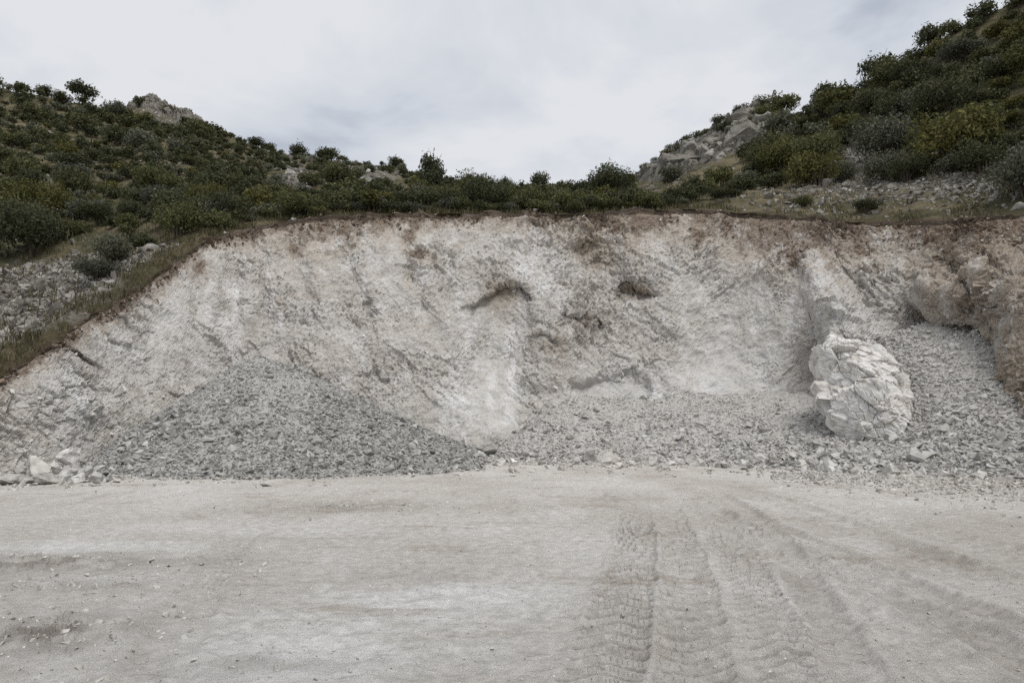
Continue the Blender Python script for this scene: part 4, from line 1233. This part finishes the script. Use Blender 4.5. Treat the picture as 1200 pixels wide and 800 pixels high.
# the rest, too small to tell apart: one mass for each colour
rest = np.concatenate([order[285:], chosen[(qx[chosen] <= -40) | (qx[chosen] >= 1240)]])
kinds = np.array([pick_kind(qx[i], qy[i], random.random()) for i in rest])
for kind in KINDS:
    s = rest[kinds == kind]
    if not len(s): continue
    Vs, Fs, Ts, off = [], [], [], 0
    tm = [leaf_cloud(4000 + q + KINDS.index(kind) * 10, 9, 330, 0.135, height=1.15, airy=0.5) for q in range(5)]
    for i in s:
        V, F, t = tm[random.randrange(5)]
        a = random.uniform(0, 6.28); ca, sa = math.cos(a), math.sin(a)
        W = np.column_stack([V[:, 0] * ca - V[:, 1] * sa, V[:, 0] * sa + V[:, 1] * ca, V[:, 2] * random.uniform(0.75, 1.15)]) * sz[i] + cand[i]
        Vs.append(W); Fs.append(F + off); Ts.append(np.clip(t + random.uniform(-.2, .2), 0, 1)); off += len(V)
    add('distant_scrub', make_mesh('distant_scrub', np.concatenate(Vs), np.concatenate(Fs), dict(tint=np.concatenate(Ts))), LEAF[kind], None,
        '%s scrub covering the farther slopes' % KW[kind], 'scrub', kind='stuff')

for px in np.arange(335, 800, 12.5):
    px = px + random.uniform(-5, 5)
    p = hill_at(np.array([px]), np.array([random.uniform(0.045, 0.11)]))[0]
    s_ = random.uniform(0.5, 0.95)
    kind = random.choice(('olive', 'olive', 'dark', 'grey'))
    zs = random.choice((0.75, 1.1))
    lab = '%s %s shrub growing on the very edge of the quarry rim' % ('low' if zs < 1 else 'upright', KW[kind])
    plant('rim_shrub', p, s_, kind, random.randrange(4), 1, lab, 'shrub', lab.replace(' shrub ', ' shrubs '), zs=zs)

# plants one can point to
plant('bush', hill_from_pixel(212, 268), 1.75, 'dark', 0, 0, 'big dark green bush beside the left bend of the quarry rim', 'bush', zs=1.0)
plant('bush', hill_from_pixel(262, 262), 1.5, 'dark', 1, 0, 'dark green bush right next to the biggest bush at the left bend of the rim', 'bush', zs=0.95)
plant('bush', hill_from_pixel(245, 252), 1.5, 'yellow', 2, 0, 'yellowish bush behind the dark bushes at the left bend of the rim', 'bush', zs=1.1)
plant('bush', hill_from_pixel(128, 312), 1.25, 'grey', 1, 0, 'thin grey green bush at the top of the scree by the quarry edge', 'bush', zs=1.2)
plant('bush', hill_from_pixel(1118, 196), 2.7, 'yellow', 0, 0, 'big spreading yellow green bush on the stony right shelf', 'bush', zs=1.15)
plant('bush', hill_from_pixel(1062, 214), 1.35, 'dark', 2, 0, 'dark bush at the lower side of the big yellow green bush', 'bush', zs=0.9)
plant('bush', hill_from_pixel(1150, 205), 1.5, 'dark', 3, 0, 'deep green bush between the big yellow green bush and the grey one', 'bush', zs=1.1)
plant('bush', hill_from_pixel(1205, 232), 1.9, 'grey', 0, 0, 'grey green leafy bush on the right shelf beyond the yellow green bush', 'bush', zs=1.25)
plant('bush', hill_from_pixel(988, 214), 1.05, 'grey', 2, 0, 'grey green bush alone on the stones above the brown soil', 'bush', zs=1.1)
plant('bush', hill_from_pixel(850, 232), 1.1, 'dark', 1, 0, 'low dark spreading bush at the edge of the grassy shelf', 'bush', zs=0.5)
plant('bush', hill_from_pixel(940, 243), 0.7, 'olive', 1, 0, 'small olive bush on the grass just above the brown soil', 'bush', zs=0.9)
plant('bush', hill_from_pixel(1015, 248), 0.85, 'dark', 2, 0, 'low dark bush overhanging the brown soil of the rim', 'bush', zs=0.6)
plant('bush', hill_from_pixel(900, 196), 2.0, 'olive', 3, 0, 'tall olive bush at the foot of the rocky crag', 'bush', zs=1.0)
for px, py, s in ((756, 192, 1.1), (770, 180, 1.2), (787, 166, 1.2), (805, 152, 1.2), (820, 147, 1.0), (842, 140, 1.5), (868, 134, 1.4), (894, 128, 1.7), (880, 150, 1.2), (848, 160, 1.7), (803, 172, 1.3), (826, 166, 1.5)):
    plant('crag_shrub', hill_from_pixel(px, py), s, 'dark', random.randrange(4), 1, 'round dark shrub growing on the rocky crag', 'shrub', 'round shrubs on the crag', zs=0.95)

TREE = {}
def tree(px, py, h, w, kind, label, seed, trunk=0.35, Y=None):
    """a small tree with limbs; h, w in metres"""
    p = hill_from_pixel(px, py)
    root = add('tree', None, None, None, label, 'tree', loc=(float(p[0]), float(p[1]), float(p[2]) - 0.1), rot=(0, 0, seed * 1.1))
    r = random.Random(seed)
    Vs, Fs, off = [], [], 0
    lean = r.uniform(-.15, .15) * h
    V, F = tube([(0, 0, -0.2), (lean * .3, 0, h * trunk * .6), (lean * .6, 0.05, h * trunk * 1.3), (lean, 0, h * .8)], [h * .035, h * .028, h * .02, h * .006], 7)
    Vs.append(V); Fs.append(F); off += len(V)
    for k in range(6):
        a = k * 1.05 + r.uniform(-.3, .3)
        z0 = h * trunk * r.uniform(.7, 1.4)
        e = (math.cos(a) * w * .36 + lean * .5, math.sin(a) * w * .36, h * r.uniform(.6, .85))
        V, F = tube([(lean * .45, 0, z0), ((e[0] + lean * .4) * .5, e[1] * .5, (z0 + e[2]) * .5 + h * .04), e], [h * .018, h * .011, h * .004], 5)
        Vs.append(V); Fs.append(F + off); off += len(V)
    me = make_mesh('trunk', np.concatenate(Vs), np.concatenate(Fs)); add('trunk', me, M_BARK, root)
    V, F, t = leaf_cloud(seed + 70, 13, 1500, 0.075, height=1.0, base=0.0, airy=0.7)
    V = V * np.array([w / 2, w / 2, h * (1 - trunk * .75) / 1.15]) + np.array([lean * .6, 0, h * trunk * .75])
    me = make_mesh('crown', V, F, dict(tint=t)); add('crown', me, LEAF[kind], root)
    return root

tree(97, 122, 4.4, 5.4, 'dark', 'lone dark tree with a bare trunk on the left skyline beside the rocky peak', 1, 0.4)
tree(507, 207, 4.2, 3.2, 'dark', 'rounded tree rising above the crest where it drops to the saddle', 2, 0.12)
tree(630, 219, 2.9, 2.9, 'dark', 'small round tree standing in the middle of the saddle', 3, 0.22)
tree(595, 218, 1.9, 2.2, 'dark', 'low tree at the left of the small round saddle tree', 4, 0.15)
tree(349, 178, 2.2, 3.4, 'dark', 'broad low tree on the crest at the left end of the ridge line', 5, 0.06)
tree(300, 168, 1.7, 3.2, 'dark', 'squat dark tree on the crest right of the rocky peak slope', 6, 0.05)
tree(385, 182, 2.2, 3.6, 'dark', 'wide dark tree on the crest above the broken stones', 7, 0.06)
tree(462, 190, 1.6, 3.2, 'dark', 'low spreading tree on the crest near the rounded tree', 8, 0.06)
tree(552, 212, 1.4, 1.9, 'olive', 'small olive tree on the way down to the saddle', 9, 0.15)
tree(50, 110, 2.2, 3.6, 'dark', 'broad dark tree left of the lone tree on the skyline', 10, 0.06)
tree(968, 124, 3.2, 3.4, 'dark', 'ragged tree on the right skyline next to the crag', 11, 0.25)
tree(1030, 95, 3.4, 4.6, 'dark', 'dense tree on the right skyline above the stony slope', 12, 0.22)
tree(1088, 58, 3.0, 3.4, 'dark', 'pointed tree high on the right skyline', 13, 0.25)
tree(1148, 26, 2.2, 3.2, 'dark', 'topmost tree on the right skyline', 14, 0.2)

# ------------------------------------------------------------------ grass along the rim and on the shelves
def grass_mass(name, P, hgt, label, blades=9, spread=0.16):
    n = len(P)
    B = np.repeat(P, blades, 0) + np.column_stack([rng.normal(0, spread, (n * blades, 2)), np.zeros(n * blades)])
    m = len(B)
    a = rng.uniform(0, 6.28, m); hh = np.repeat(hgt, blades) * rng.uniform(0.5, 1.3, m)
    lean = rng.normal(0, 0.45, (m, 2)) * hh[:, None]
    w = 0.012 + 0.02 * hh
    side = np.column_stack([np.cos(a), np.sin(a), np.zeros(m)]) * w[:, None]
    mid = B + np.column_stack([lean * 0.4, hh * 0.6])
    tip = B + np.column_stack([lean, hh])
    V = np.stack([B - side - [0, 0, .03], B + side - [0, 0, .03], mid + side * .7, tip, mid - side * .7], 1).reshape(-1, 3)
    k = np.arange(m) * 5
    F = np.concatenate([np.column_stack([k, k + 1, k + 2]), np.column_stack([k, k + 2, k + 4]), np.column_stack([k + 4, k + 2, k + 3])])
    add(name, make_mesh(name, V, F, dict(tint=np.repeat(rng.uniform(0, 1, m), 5))), M_GRASS, None, label, 'grass', kind='stuff')

n = 2600
px = rng.uniform(-60, 1260, n); h = rng.uniform(0.002, 0.15, n)
P = hill_at(px, h)
dn = noise(P * 0.8, 400)
keep = (dn > -0.25 + 0.15 * (px < 280) + 0.4 * (px > 820)) & (rng.uniform(0, 1, n) < np.where(px > 820, 0.6, 1))
grass_mass('rim_grass', P[keep], 0.16 + 0.14 * sstep(-0.2, 0.5, dn[keep]), 'tufts of dry olive grass along the rim of the quarry', 9)
P = hill_sample(3200, -60, 1260, 0.14, 0.5)
P = P[rng.uniform(0, 1, len(P)) < np.where(proj(P)[0] > 820, 0.45, 1)]
grass_mass('slope_grass', P, 0.25 * np.exp(rng.normal(0, 0.3, len(P))), 'dry grass growing between the shrubs and stones on the slopes', 8, 0.25)
